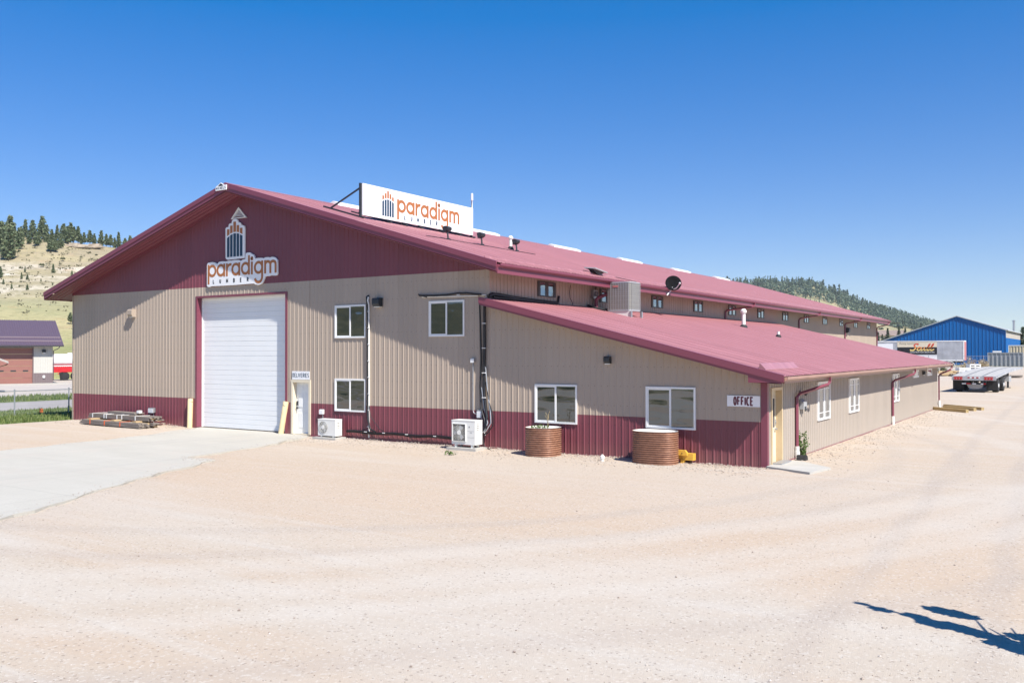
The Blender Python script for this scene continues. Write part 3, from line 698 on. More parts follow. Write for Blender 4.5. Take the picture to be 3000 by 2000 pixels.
gt.build('gutter', M['trim'], WH)
rc = MB()
rc.prism([(RX - 0.22, zr(RX) - 0.035), (RX, zr(RX) + 0.045), (RX + 0.22, zr(RX) - 0.035), (RX, zr(RX) + 0.03)], lambda u, v, d: Vector((u, d, v)), RY0, RY1)
rc.build('ridge_cap', M['roof'], WH)
for i in range(6):
    y0 = 5.3 + 10.0 * i; v = MB()
    v.prism([(RX - 0.36, 10.02), (RX - 0.34, 10.22), (RX, 10.36), (RX + 0.34, 10.22), (RX + 0.36, 10.02)], lambda u, z, d: Vector((u, d, z)), y0, y0 + 3.6)
    v.build('ridge_vent', M['white'], WH)
sg = MB()                                              # snow bars on the slope
zs_ = lambda x: zr(x) + 0.022
sg.prism([(-9.30, zs_(-9.30)), (-9.24, zs_(-9.24)), (-9.25, zs_(-9.25) + 0.05), (-9.27, zs_(-9.27) + 0.05)], lambda u, v, d: Vector((u, d, v)), -0.8, 65.2)
zs2 = lambda x: zl(x) + 0.022
sg.prism([(-0.10, zs2(-0.10)), (0.10, zs2(0.10)), (0.10, zs2(0.10) + 0.02), (-0.06, zs2(-0.06) + 0.15), (-0.08, zs2(-0.08) + 0.15)], lambda u, v, d: Vector((u, d, v)), -0.4, 2.9)
sg.build('snow_guard', M['roof'], WH)
# screws along the eave give the dotted line above the gutter
# lean-to roof
LY0, LY1 = -0.60, 32.95
lr = roofsheet('wing_roof', LY0, LY1, XM - 0.02, 0.68, zl, 0)
wr = lr.build('wing_roof', M['roof'], WH, fix=False)
ls = MB()
ls.quad((XM, LY0 + .02, zl(XM) - 0.2), (0.62, LY0 + .02, zl(0.62) - 0.2), (0.62, 0, zl(0.62) - 0.2), (XM, 0, zl(XM) - 0.2))
ls.quad((0, 0.0, 2.345), (0.655, 0.0, 2.345), (0.655, LY1, 2.345), (0, LY1, 2.345))
ls.build('wing_soffit', M['gutter_tan'], WH, fix=False)
lf = MB()
P = lambda lo, hi, xa=-9.632, xb=0.667: [(xa, zl(xa) - lo), (xb, zl(xb) - lo), (xb, zl(xb) - hi), (xa, zl(xa) - hi)]
lf.prism(P(0.17, -0.03), fac, 0.64, 0.60)
lf.prism(P(0.235, 0.167, xb=0.60), fac, 0.615, 0.58)
lf.prism(P(-0.020, -0.032), fac, 0.60, 0.50)
lf.prism([(-0.34, zl(-0.34) - 0.23), (-0.34, 2.345), (0.60, 2.345), (0.60, zl(0.60) - 0.23)], fac, 0.612, 0.04)
lf.prism(P(0.27, 0.20, xb=-0.2), fac, 0.035, 0.0)
lf.build('wing_fascia', M['trim'], WH)
lg = MB()
K2 = [(0.672, 2.395), (0.73, 2.395), (0.785, 2.45), (0.785, 2.52), (0.768, 2.52), (0.768, 2.455), (0.72, 2.41), (0.672, 2.41)]
lg.prism(K2, lambda u, v, d: Vector((u, d, v)), LY0 - 0.02, 23.5); lg.prism([(u, v + 0.0) for u, v in K2], lambda u, v, d: Vector((u, d, v)), 23.504, LY1 + 0.02)
lg.b(0.655, 0.671, LY0 + 0.05, LY1, 2.33, 2.51)
lg.b(0.665, 0.79, 23.38, 23.62, 2.39, 2.53)
lg.build('wing_gutter', M['gutter_tan'], WH)
ct = MB(); ct.b(-0.165, 0.022, -0.024, 0.125, -0.2, 2.36)
ct.build('corner_post', M['trim'], WH)
bt = MB(); bt.prism([(-18.2, -0.17), (-0.17, -0.17), (-0.17, -0.085), (-18.2, -0.045)], fac, 0.03, 0.0); bt.b(-0.0, 0.03, 1.45, YLF, -0.16, -0.075)
bt.build('base_trim', M['trim'], WH)
ct = MB(); ct.b(XL - 0.025, XL + 0.06, -0.028, 0.06, -0.16, 6.03); ct.build('corner_trim', M['tan'], WH)

# openings on the front
od = MB(); z = -0.05; k = 0                             # sectional overhead door, horizontally ribbed
fd = lambda u, v, d: Vector((u, 0.29 - d, v))
prof = []
hgt = (OZ - 0.05 + 0.06) / 27
for i in range(27):
    zb = -0.05 + i * hgt; sec = (i % 3 == 0)
    prof += [(zb, 0.0 if sec else 0.006), (zb + (0.018 if sec else 0.012), 0.020), (zb + hgt - 0.012, 0.020)]
prof.append((OZ, 0.0))
vs = []
for zz, h in prof: vs += [fd(OX0, zz, h), fd(OX1, zz, h)]
od.add(vs, [(2 * i, 2 * i + 1, 2 * i + 3, 2 * i + 2) for i in range(len(prof) - 1)])
odo = od.build('overhead_door', M['door_white'], WH)
s_ = MB(); s_.b(OX0, OX0 + 0.05, 0.22, 0.27, -0.05, OZ); s_.b(OX1 - 0.04, OX1, 0.22, 0.27, -0.05, OZ); s_.b(OX0 + .051, OX1 - .041, 0.20, 0.27, OZ - 0.07, OZ)
s_.build('weather_seal', M['vinyl'], odo)
of = MB()
of.b(OX0 - 0.10, OX0 + 0.004, -0.03, 0.31, -0.06, OZ + 0.08); of.b(OX1 - 0.004, OX1 + 0.10, -0.03, 0.31, -0.06, OZ + 0.08); of.b(OX0 + 0.005, OX1 - 0.005, -0.03, 0.31, OZ + 0.002, OZ + 0.08)
of.build('door_frame', M['trim'], odo)
# deliveries door
dd = MB(); fl = lambda u, v, d: Vector((u, 0.17 - d, v)); DL = (DX0 + 0.05, DX1 - 0.05)
bx(dd, fl, DL[0], DL[1], -0.03, DZ - 0.05, -0.04, 0)
ddo = dd.build('door', M['door_white'], WH)
pn = MB(); wpan = (DL[1] - DL[0] - 0.30) / 2
for c in range(2):
    u0 = DL[0] + 0.10 + c * (wpan + 0.10)
    for v0, v1 in ((0.16, 0.80), (0.98, 1.56), (1.68, 1.88)):
        bx(pn, fl, u0, u0 + wpan, v0, v1, 0, 0.006); bx(pn, fl, u0 + 0.035, u0 + wpan - 0.035, v0 + 0.035, v1 - 0.035, 0.006, 0.014)
pn.build('door_panel', M['door_white'], ddo)
fr = MB(); fr.b(DX0 - 0.06, DX0 + 0.045, -0.035, 0.21, -0.06, DZ + 0.06); fr.b(DX1 - 0.045, DX1 + 0.06, -0.035, 0.21, -0.06, DZ + 0.06); fr.b(DX0 + 0.046, DX1 - 0.046, -0.035, 0.21, DZ - 0.045, DZ + 0.06)
fr.b(DX0 + 0.046, DX1 - 0.046, 0.0, 0.21, -0.09, -0.032)
fr.build('door_frame', M['cream'], ddo)
hd = MB(); hd.tube([(DL[0] + 0.07, 0.17, 0.98), (DL[0] + 0.07, 0.10, 0.98)], 0.035, 10); hd.tube([(DL[0] + 0.07, 0.11, 0.98), (DL[0] + 0.16, 0.11, 0.96)], 0.013, 8); hd.tube([(DL[0] + 0.07, 0.17, 1.16), (DL[0] + 0.07, 0.13, 1.16)], 0.032, 10); hd.b(DL[0] + 0.03, DL[0] + 0.11, 0.135, 0.17, 1.08, 1.25)
hd.build('handle', M['dark_metal'], ddo)
# office door (side of the wing)
fo = lambda u, v, d: Vector((-0.15 + d, u, v))
e = MB(); bx(e, fo, EY0 + 0.03, EY1 - 0.03, -0.06, EZ - 0.03, -0.05, 0)
edo = e.build('door', M['cream'], WH)
pn = MB(); bx(pn, fo, EY0 + 0.16, EY1 - 0.16, 0.10, 0.70, 0, 0.008)
for a in ((EY0 + 0.14, EY0 + 0.19, 0.92, 1.88), (EY1 - 0.19, EY1 - 0.14, 0.92, 1.88), (EY0 + 0.19, EY1 - 0.19, 0.92, 0.97), (EY0 + 0.19, EY1 - 0.19, 1.83, 1.88)): bx(pn, fo, *a, 0, 0.016)
pn.build('door_panel', M['cream'], edo)
pn = MB(); bx(pn, fo, EY0 + 0.19, EY1 - 0.19, 0.97, 1.83, 0, 0.006); pn.build('pane', M['room_grey'], edo)
fr = MB()
for a in ((EY0 - 0.055, EY0 + 0.028, -0.14, EZ + 0.055), (EY1 - 0.028, EY1 + 0.055, -0.14, EZ + 0.055), (EY0 + 0.029, EY1 - 0.029, EZ - 0.028, EZ + 0.055)):
    fr.prism([(a[0], a[2]), (a[1], a[2]), (a[1], a[3]), (a[0], a[3])], side(0), 0.04, -0.20)
fr.build('door_frame', M['ochre'], edo)
hd = MB(); yh = EY1 - 0.12
hd.tube([(-0.15, yh, 0.92), (-0.08, yh, 0.92)], 0.032, 10); hd.tube([(-0.09, yh, 0.92), (-0.09, yh - 0.12, 0.92)], 0.012, 8); hd.b(-0.152, -0.125, yh - 0.04, yh + 0.04, 1.02, 1.20); hd.tube([(-0.15, yh, 1.12), (-0.11, yh, 1.12)], 0.03, 10)
hd.build('handle', M['grey_metal'], edo)

# windows: frame (window) > pane, blind, mullion
def window(fn, u0, u1, z0, z1, fmat, inner, style='slide', proud=0.05, bw=0.055, label=None):
    f = MB()
    for a in ((u0, u0 + bw, z0, z1), (u1 - bw, u1, z0, z1), (u0 + bw, u1 - bw, z0, z0 + bw), (u0 + bw, u1 - bw, z1 - bw, z1)): bx(f, fn, *a, 0.0, proud)
    o = f.build('window', fmat, WH)
    if label: o['label'] = label
    m = MB(); c = (u0 + u1) / 2; i0, i1, j0, j1 = u0 + bw, u1 - bw, z0 + bw, z1 - bw
    if style == 'slide':
        bx(m, fn, c - 0.03, c + 0.03, j0, j1, 0.02, proud - 0.006)
        for a in ((i0, i0 + 0.04, j0, j1), (i0 + 0.04, c - 0.03, j0, j0 + 0.04), (i0 + 0.04, c - 0.03, j1 - 0.04, j1)): bx(m, fn, *a, 0.02, proud - 0.014)
        for a in ((i1 - 0.025, i1, j0, j1), (c + 0.03, i1 - 0.025, j0, j0 + 0.025), (c + 0.03, i1 - 0.025, j1 - 0.025, j1)): bx(m, fn, *a, 0.02, proud - 0.024)
    elif style == 'casement':
        bx(m, fn, c - 0.07, c + 0.07, j0, j1, 0.02, proud - 0.006)
        for a, b_ in ((i0, c - 0.07), (c + 0.07, i1)):
            bx(m, fn, a, b_, j0 + 0.17, j0 + 0.19, 0.02, 0.036); bx(m, fn, a + 0.15, a + 0.17, j0, j1, 0.02, 0.034); bx(m, fn, a, b_, j1 - 0.19, j1 - 0.17, 0.02, 0.036)
    elif style == 'lites':
        for a, b_ in ((c - .11, c + .11), (i0, i0 + .12), (i1 - .12, i1)): mm_ = MB(); bx(mm_, fn, a, b_, j0, j1, 0.02, proud - 0.006); mm_.build('mullion', fmat, o)
    if style not in ('plain', 'lites'): m.build('mullion', fmat, o)
    p = MB(); p.quad(fn(i0, j0, 0.027), fn(i1, j0, 0.027), fn(i1, j1, 0.027), fn(i0, j1, 0.027)); p.build('pane', M['glass_sky' if style == 'lites' else 'glass'], o)
    q = MB(); q.quad(fn(i0, j0, 0.0205), fn(i1, j0, 0.0205), fn(i1, j1, 0.0205), fn(i0, j1, 0.0205)); q.build('blind_or_room', inner, o)  # board behind the glass; the room materials paint indoor darkness onto it
    return o
window(fac, -16.89, -15.29, 3.76, 5.025, M['vinyl'], M['blind_or_room'], label='upper white sliding window nearest the overhead door')
window(fac, -16.89, -15.29, 0.94, 2.197, M['vinyl'], M['room_grey'], label='lower white sliding window above the small condenser')
window(fac, -12.24, -10.66, 3.77, 5.046, M['vinyl'], M['blind_or_room'], label='upper white sliding window under the horizontal pipe')
window(fac, -7.76, -6.16, 0.875, 2.151, M['vinyl'], M['room'], label='white sliding window behind the narrower planter')
window(fac, -3.745, -2.13, 0.88, 2.15, M['vinyl'], M['room_grey'], label='white sliding window nearest the office sign')
for y0 in (3.2,) + tuple(8.20 + 5.21 * i for i in range(11)):
    window(side(XM), y0 - 0.02, y0 + 1.27, 5.30, 5.88, M['bronze'], M['room'], 'lites', 0.045, 0.05)
for y0 in (5.42, 9.97, 18.47): window(side(0.0), y0, y0 + 1.63, 0.889, 2.193, M['vinyl'], M['room_grey'], 'casement', 0.05, 0.07)
for y0 in (24.0, 28.45): window(side(0.0), y0, y0 + 1.65, 1.88, 2.28, M['vinyl'], M['room_grey'], 'plain', 0.05, 0.09)
# downspouts
def downspout(x, yt, yw, zt, zb, boot=True, xw=None, arm=0.0):
    m = MB(); xe = xw + 0.07
    m.tube([(x, yt, zt), (x, yt, zt - 0.14), (x - 0.04, yt - 0.10 * (1 if yw < yt else -1), zt - 0.24), (xe + 0.06, yw + 0.12 * (1 if yw < yt else -1), zt - 0.50), (xe, yw, zt - 0.60), (xe, yw, zb)], 0.055, 4)
    o = m.build('downspout', M['trim'], WH)
    if boot:
        p = MB(); p.tube([(xe, yw, zb + 0.06), (xe + 0.0, yw, zb - 0.18), (xe + 0.03, yw - 0.02, zb - 0.42)], 0.07, 12); p.lathe([(0.085, 0), (0.085, 0.12), (0.07, 0.12)], 12, (xe, yw, zb - 0.22)); p.build('drain_pipe', M['pvc'], o, smooth=True)
downspout(0.73, 4.2, 2.78, 2.40, 0.22, True, 0.0)
downspout(0.73, 20.2, 18.3, 2.40, 0.22, True, 0.0)
downspout(0.73, 32.8, 32.5, 2.40, 0.30, True, 0.0)
for yt, yw, zb in ((13.0 + 12.4, 23.2, 4.9), (40.0, 38.0, 4.3), (53.3, 51.6, 3.0), (65.2, 64.4, 0.2)): downspout(-8.6, yt, yw, 6.05, zb, False, XM)
m = MB(); m.tube([(-35.5, 1.2, 5.86), (-35.45, 1.1, 5.6), (-35.1, 0.9, 5.42), (-34.95, 0.8, 5.36)], 0.06, 8); m.build('downspout', M['trim'], WH)
# triangular louvre at the top of the gable
lv = MB(); A, B_, C_ = (-22.48, 9.36), (-22.97, 8.88), (-21.97, 8.88)
def tri(s): c = ((A[0] + B_[0] + C_[0]) / 3, (A[1] + B_[1] + C_[1]) / 3); return [(c[0] + (p[0] - c[0]) * s, c[1] + (p[1] - c[1]) * s) for p in (A, B_, C_)]
o_, i_ = tri(1.0), tri(0.72)
for i in range(3):
    j = (i + 1) % 3; lv.prism([o_[i], o_[j], i_[j], i_[i]], fac, 0.06, 0.0)
for i in range(5):
    t0 = 0.12 + i * 0.17; zb = i_[1][1] + (i_[0][1] - i_[1][1]) * t0; hw = (i_[2][0] - i_[1][0]) / 2 * (1 - t0); cx = i_[0][0]
    lv.add([fac(cx - hw, zb, 0.045), fac(cx + hw, zb, 0.045), fac(cx + hw * .8, zb + 0.05, 0.02), fac(cx - hw * .8, zb + 0.05, 0.02)], [(0, 1, 2, 3)])
lv.build('gable_vent', M['pvc'], WH)
# vent pipes through the roofs
def vent(x, y, zf, h, r, capd):
    m = MB(); z = zf(x); m.lathe([(r * 2.2, -0.05), (r * 1.9, 0.06), (r * 1.1, 0.14)], 14, (x, y, z)); bt_ = m.build('pipe_boot', M['rubber'], None, smooth=True)
    p = MB(); pr = [(r, 0.05), (r, h * 0.78)] + ([(r * 1.5, h * 0.78), (r * 1.65, h * 0.9), (r * 1.2, h * 0.93), (r * 0.9, h)] if capd else [(r, h)]); p.lathe(pr, 14, (x, y, z))
    o = p.build('vent_pipe', M['pvc'], WH, smooth=True); bt_.parent = o
vent(-14.37, 8.58, zr, 0.62, 0.075, True); vent(-7.2, 19.3, zl, 0.95, 0.10, True); vent(-4.95, 17.7, zl, 0.28, 0.07, False)

# ------------------------------------------------------------------ SIGNS
bs = thing('roof_sign', 'long white billboard with orange lettering standing on the warehouse roof slope', 'sign', (-16.8, 5.2, 8.6))
SX = -16.787; fS = lambda u, v, d: Vector((SX + d, u, v))
m = MB(); bx(m, fS, 1.432, 4.0, 8.735, 10.015, -0.05, 0.0); bx(m, fS, 4.004, 9.02, 8.735, 10.015, -0.05, 0.0); panel = m.build('sign_panel', M['sign_white'], bs)
bars = [(2.60, .11, 9.70, (9.52, 9.555)), (2.755, .11, 9.81, (9.585, 9.61)), (2.905, .11, 9.92, (9.62, 9.62)), (3.055, .11, 9.81, (9.61, 9.59)), (3.21, .11, 9.70, (9.555, 9.52))]
arch = [(2.60, .11, 9.455, 9.50), (2.755, .11, 9.525, 9.55), (2.905, .11, 9.562, 9.562), (3.055, .11, 9.55, 9.525), (3.21, .11, 9.50, 9.455)]
cu, nv = logo_emblem(fS, bars, arch, 8.86, 0, 0.004)
cu.build('emblem_stripes', M['copper'], bs, fix=False); nv.build('emblem_stripes', M['navy'], bs, fix=False)
cu = MB(); logo_word(cu, fS, 3.53, 7.84, 9.12, 0.55, 0, 0.004, 0.235); cu.build('large_lettering', M['copper'], bs, fix=False)
cap_parts('LUMBER', fS, 3.99, 6.30, 8.85, 9.05, 0.045, 0.50, 0, 0.004, M['navy'], bs)
for i, y in enumerate((1.40, 3.05, 4.05, 5.12, 6.62, 7.9, 9.02)):
    m = MB(); zb = zr(SX) + 0.02; end = i in (0, 6)
    m.b(SX - 0.14, SX - 0.055, y - 0.045, y + 0.045, zb, 10.02 if i == 0 else (9.2 if end else 8.95)); m.b(SX - 0.18, SX + 0.10, y - 0.07, y + 0.07, zb - 0.0, zb + 0.06); m.build('post', M['dark_metal'], bs)
    x2 = SX - 2.15; r = MB()
    r.tube([(SX + 0.05, y, zr(SX + .05) + 0.05), (x2, y, zr(x2) + 0.05)], 0.045, 4); r.build('rail', M['dark_metal'], bs)
    r = MB(); x1 = SX - 1.75; r.tube([(x1, y, zr(x1) + 0.06), (SX - 0.1, y, 9.84 if True else 9)], 0.038, 4); r.build('brace', M['dark_metal'], bs)
m = MB(); m.tube([(SX - .1, 1.43, 8.80), (SX - .1, 9.02, 8.80)], 0.035, 4); m.tube([(SX - .1, 1.43, 9.9), (SX - .1, 9.02, 9.9)], 0.035, 4); m.build('cross_rail', M['dark_metal'], bs)
an = thing('antenna', 'slim white antenna fixed to the far end of the roof billboard', 'antenna', (SX - 0.1, 9.09, 9.8))
m = MB(); m.tube([(SX - .1, 9.07, 9.75), (SX - .1, 9.07, 10.55)], 0.035, 10); m.build('mast', M['white'], an, smooth=True)
m = MB(); m.lathe([(0.001, 0), (0.055, 0.03), (0.055, 0.34), (0.001, 0.38)], 12, (SX - .03, 8.98, 10.36)); m.tube([(SX - .1, 9.07, 10.5), (SX - .03, 8.99, 10.45)], 0.02, 8); m.build('antenna_head', M['white'], an, smooth=True)
m = MB(); m.tube([(SX - .03, 8.99, 10.37), (SX - .02, 8.93, 10.1), (SX - .06, 8.86, 9.95)], 0.012, 6); m.build('cable', M['black'], an)

WORD = [(-24.49, 7.05), (-24.39, 7.11), (-24.11, 7.12), (-23.92, 7.08), (-23.82, 7.01), (-23.7, 7.1), (-23.5, 7.12), (-23.27, 7.1), (-23.03, 7.12), (-22.88, 7.11), (-22.72, 7.13), (-22.41, 7.11), (-22.3, 7.07), (-22.11, 7.13), (-22.01, 7.13), (-21.99, 7.35), (-21.92, 7.39), (-21.73, 7.39), (-21.66, 7.36), (-21.63, 7.32), (-21.52, 7.3), (-21.46, 7.24), (-21.43, 7.16), (-21.39, 7.11), (-21.24, 7.13), (-20.98, 7.12), (-20.89, 7.09), (-20.8, 7.13), (-20.61, 7.13), (-20.52, 7.1), (-20.4, 7.13), (-20.25, 7.11), (-20.14, 7.06), (-20.07, 6.97), (-20.06, 6.42), (-20.11, 6.36), (-20.21, 6.35), (-20.47, 6.37), (-20.54, 6.35), (-20.76, 6.35), (-20.81, 6.33), (-20.85, 6.24), (-20.94, 6.11), (-21.05, 6.04), (-21.2, 6.01), (-21.39, 6.04), (-21.48, 6.08), (-21.87, 6.08), (-22.64, 6.07), (-23.42, 6.07), (-24.18, 6.08), (-24.34, 6.05), (-24.45, 6.07), (-24.49, 6.11)]
EMB = [(-23.27, 8.51), (-23.21, 8.55), (-23.08, 8.56), (-23.06, 8.66), (-23.0, 8.7), (-22.88, 8.71), (-22.86, 8.8), (-22.8, 8.85), (-22.65, 8.87), (-22.53, 8.84), (-22.48, 8.79), (-22.46, 8.71), (-22.36, 8.7), (-22.28, 8.65), (-22.26, 8.58), (-22.15, 8.56), (-22.07, 8.52), (-22.05, 8.44), (-22.05, 7.21), (-22.09, 7.18), (-23.11, 7.16), (-23.21, 7.19), (-23.26, 7.25)]
gs = thing('gable_sign', 'white cut-out logo sign with orange lettering on the front gable above the overhead door', 'sign', (-22.3, -0.05, 6.0))
m = MB(); m.prism(WORD, fac, 0.08, 0.02); m.build('word_board', M['sign_white'], gs)
m = MB(); m.prism(EMB, fac, 0.085, 0.02); m.build('emblem_board', M['sign_white'], gs)
fG = lambda u, v, d: fac(u, v, 0.08 + d); fE = lambda u, v, d: fac(u, v, 0.085 + d)
bars = [(-23.165, .155, 8.46, (8.17, 8.235)), (-22.965, .155, 8.60, (8.265, 8.30)), (-22.76, .165, 8.75, (8.315, 8.32)), (-22.55, .155, 8.59, (8.31, 8.285)), (-22.345, .16, 8.46, (8.255, 8.195))]
arch = [(-23.165, .155, 8.085, 8.16), (-22.965, .155, 8.19, 8.235), (-22.76, .165, 8.25, 8.26), (-22.55, .155, 8.25, 8.225), (-22.345, .16, 8.19, 8.12)]
cu, nv = logo_emblem(fE, bars, arch, 7.27, 0, 0.006)
cu.build('emblem_stripes', M['copper'], gs, fix=False); nv.build('emblem_stripes', M['navy'], gs, fix=False)
cu = MB(); logo_word(cu, fG, -24.43, -20.18, 6.465, 0.545, 0, 0.006); cu.build('large_lettering', M['copper'], gs, fix=False)
cap_parts('LUMBER', fG, -24.09, -21.80, 6.18, 6.36, 0.036, 0.50, 0, 0.006, M['black'], gs)

mp = thing('peak_plaque', 'small white builder plaque with dark lettering at the gable peak', 'plaque', (-22.45, -0.97, 9.9))
m = MB(); m.prism([(-22.78, 9.93), (-22.11, 9.93), (-22.11, 10.13), (-22.2, 10.13), (-22.3, 10.16), (-22.45, 10.24), (-22.60, 10.16), (-22.70, 10.12), (-22.78, 10.08)], fac, 1.0, 0.957); m.build('plaque_board', M['sign_white'], mp)
m = MB(); caps(m, 'MICHELS', lambda u, v, d: fac(u, v, 1.0 + d), -22.75, -22.14, 9.965, 10.07, 0.020, 0.55, 0, 0.003)
m.prism([(-22.62, 10.10), (-22.28, 10.10), (-22.40, 10.19), (-22.45, 10.21), (-22.52, 10.17)], fac, 1.003, 1.0); m.build('lettering', M['dark_metal'], mp, fix=False)

ds = thing('deliveries_sign', 'white sign reading deliveries above the white front door', 'sign', (-18.76, -0.03, 2.14))
m = MB(); bx(m, fac, -19.25, -18.27, 2.13, 2.46, 0.022, 0.035); m.build('sign_panel', M['sign_white'], ds)
m = MB(); caps(m, 'DELIVERIES', lambda u, v, d: fac(u, v, 0.035 + d), -19.22, -18.30, 2.215, 2.385, 0.024, 0.42, 0, 0.003); m.build('lettering', M['navy'], ds, fix=False)
os_ = thing('office_sign', 'white sign reading office in maroon letters at the right corner of the front wall', 'sign', (-0.67, -0.03, 1.62))
m = MB(); bx(m, fac, -1.16, -0.185, 1.625, 1.944, 0.022, 0.035); m.build('sign_panel', M['sign_white'], os_)
m = MB(); caps(m, 'OFFICE', lambda u, v, d: fac(u, v, 0.035 + d), -0.975, -0.375, 1.652, 1.92, 0.046, 0.27, 0, 0.003); m.build('lettering', M['maroon_print'], os_, fix=False)

# ------------------------------------------------------------------ WALL FITTINGS
def wall_light(fn, u, v, w_, h, d, mat, label, name='wall_light'):
    t = thing(name, label, 'light', tuple(fn(u, v, 0)))
    m = MB(); m.prism([(0.0, v - h / 2), (d * 0.75, v - h / 2), (d, v - h * 0.18), (d, v + h * 0.3), (d * 0.82, v + h / 2), (0.0, v + h / 2)], lambda a, b_, e: fn(u + e, b_, 0.012 + a), -w_ / 2, w_ / 2); m.build('housing', mat, t)
    q = MB(); bx(q, fn, u - w_ * .40, u + w_ * .40, v - h * .5 - 0.03, v - h * .5 - 0.002, 0.03, d * 0.70); q.build('lens', M['vinyl'], t)
    return t
wall_light(fac, -29.86, 5.06, 0.34, 0.36, 0.22, M['tan'], 'tan painted wall light high on the left part of the front wall')
wall_light(fac, -14.62, 5.08, 0.33, 0.32, 0.24, M['dark_metal'], 'black wall light beside the upper window and conduit')
wall_light(fac, -5.03, 2.96, 0.20, 0.22, 0.17, M['dark_metal'], 'small black wall light under the sloping lean-to fascia')
wall_light(side(0), 27.05, 2.08, 0.20, 0.20, 0.14, M['dark_metal'], 'small dark wall light between the two square windows of the office wing')
wall_light(side(XM), 52.2, 5.0, 0.5, 0.45, 0.3, M['dark_metal'], 'dark wall light beside the last downspout but one on the upper side wall')
fl = thing('security_light', 'black swivel security light beside the first downspout of the office wing', 'light', (0, 3.35, 1.9))
m = MB(); m.lathe([(0.05, 0), (0.05, 0.03)], 12, (0, 0, 0), Matrix.Translation((0.0, 3.36, 1.93)) @ Matrix.Rotation(math.pi / 2, 4, 'Y')); m.tube([(0.02, 3.36, 1.93), (0.10, 3.40, 1.92)], 0.018, 8); m.lathe([(0.03, -0.08), (0.055, 0.0), (0.07, 0.08)], 12, (0, 0, 0), Matrix.Translation((0.13, 3.46, 1.90)) @ Matrix.Rotation(1.9, 4, 'Y')); m.build('lamp_head', M['black'], fl, smooth=True)
mbx = thing('mailbox', 'grey metal wall mailbox beside the first downspout of the office wing', 'mailbox', (0, 3.4, 1.4))
m = MB(); m.b(0.02, 0.14, 3.30, 3.66, 1.40, 1.62); m.prism([(0.02, 1.62), (0.15, 1.62), (0.02, 1.70)], lambda a, b_, e: Vector((a, e, b_)), 3.29, 3.67); m.build('body', M['grey_paint'], mbx)
m = MB(); m.b(0.14, 0.155, 3.40, 3.56, 1.33, 1.48); m.build('paper_holder', M['dark_metal'], mbx)
def ebox(u, v, w_, h, d, label, cond=None, mat='grey_metal'):
    t = thing('electric_box', label, 'electric box', tuple(fac(u, v, 0)))
    m = MB(); bx(m, fac, u - w_ / 2, u + w_ / 2, v - h / 2, v + h / 2, 0.02, d); m.build('box', M[mat], t)
    m = MB(); bx(m, fac, u - w_ / 2 - .006, u + w_ / 2 + .006, v - h / 2 - .006, v + h * .32, d, d + 0.014); m.build('cover', M['vinyl'], t)
    if cond:
        m = MB(); m.tube([fac(*p) for p in cond], 0.018, 8); m.build('conduit', M['grey_metal'], t, smooth=True)
    return t
ebox(-28.34, 0.58, 0.36, 0.22, 0.14, 'grey outlet box on a pipe behind the lumber bundles', [(-28.25, 0.5, 0.05), (-28.25, 0.02, 0.05)])
ebox(-17.56, 0.89, 0.19, 0.18, 0.10, 'small white outlet box above the smaller condenser', [(-17.52, 0.84, 0.04), (-17.52, 0.45, 0.04)], 'vinyl')
ebox(-10.28, 2.93, 0.13, 0.15, 0.09, 'little grey junction box with a conduit dropping from it', [(-10.28, 2.86, 0.04), (-10.28, 1.20, 0.04), (-10.25, 1.11, 0.04), (-10.17, 1.07, 0.04), (-10.05, 1.06, 0.05)])
ebox(-9.97, 1.085, 0.18, 0.26, 0.11, 'grey disconnect box at the lower wall above the larger condenser', [(-9.90, 0.98, 0.06), (-9.86, 0.7, 0.08), (-9.74, 0.45, 0.12), (-9.68, 0.36, 0.16)])
def hose(name, label, cat, runs, rings=None):
    t = thing(name, label, cat, tuple(runs[0][0][0]))
    for pth, r, mat in runs:
        m = MB(); m.tube(pth, r, 8); m.build('hose' if mat != 'pvc' else 'pipe', M[mat], t, smooth=True)
    if rings:
        m = MB()
        for p, r in rings: m.b(p[0] - r, p[0] + r, p[1] - r * .8, p[1] + 0.0, p[2] - 0.012, p[2] + 0.012)
        m.build('clamp', M['vinyl'], t)
    return t
f_ = lambda *a: [fac(*p) for p in a]
cs = [fac(-15.100, 4.75 - 0.62 * i, 0.07) for i in range(8)]
hose('conduit_run', 'vertical white and black pipe run beside the two left windows', 'pipe',
     [(f_((-15.120, 5.30, .06), (-15.140, 5.16, .08), (-15.100, 5.0, .06), (-15.100, 0.0, .05)), 0.032, 'pvc'),
      (f_((-15.150, 5.35, .02), (-15.190, 5.3, .09), (-15.160, 5.0, .09), (-15.140, 4.3, .09), (-15.150, 3.2, .08), (-15.135, 2.0, .08), (-15.140, 1.1, .09), (-15.100, 0.7, .12), (-14.950, 0.33, .14), (-14.700, 0.24, .14)), 0.034, 'black'),
      (f_((-15.060, 1.2, .08), (-14.950, 0.8, .12), (-14.500, 0.36, .14), (-14.300, 0.28, .14)), 0.012, 'black')], [(p, 0.05) for p in cs])
pr = [(-16.2 + i * 0.4, 0.215 + 0.02 * math.sin(i * 1.3), 0.10) for i in range(14)]
hose('hose_run', 'black insulated hoses clipped low along the burgundy wall between the condensers', 'hose',
     [(f_(*pr), 0.035, 'black'), (f_(*[(a, b_ - 0.055 + 0.01 * math.sin(a * 5), c) for a, b_, c in pr]), 0.022, 'black'), (f_((-13.2, 0.2, .1), (-12.9, 0.05, .16), (-12.5, -0.02, .2), (-12.1, 0.08, .14)), 0.010, 'black')], [(fac(u, 0.22, .1), 0.06) for u in (-15.2, -14.3, -13.2, -11.9)])
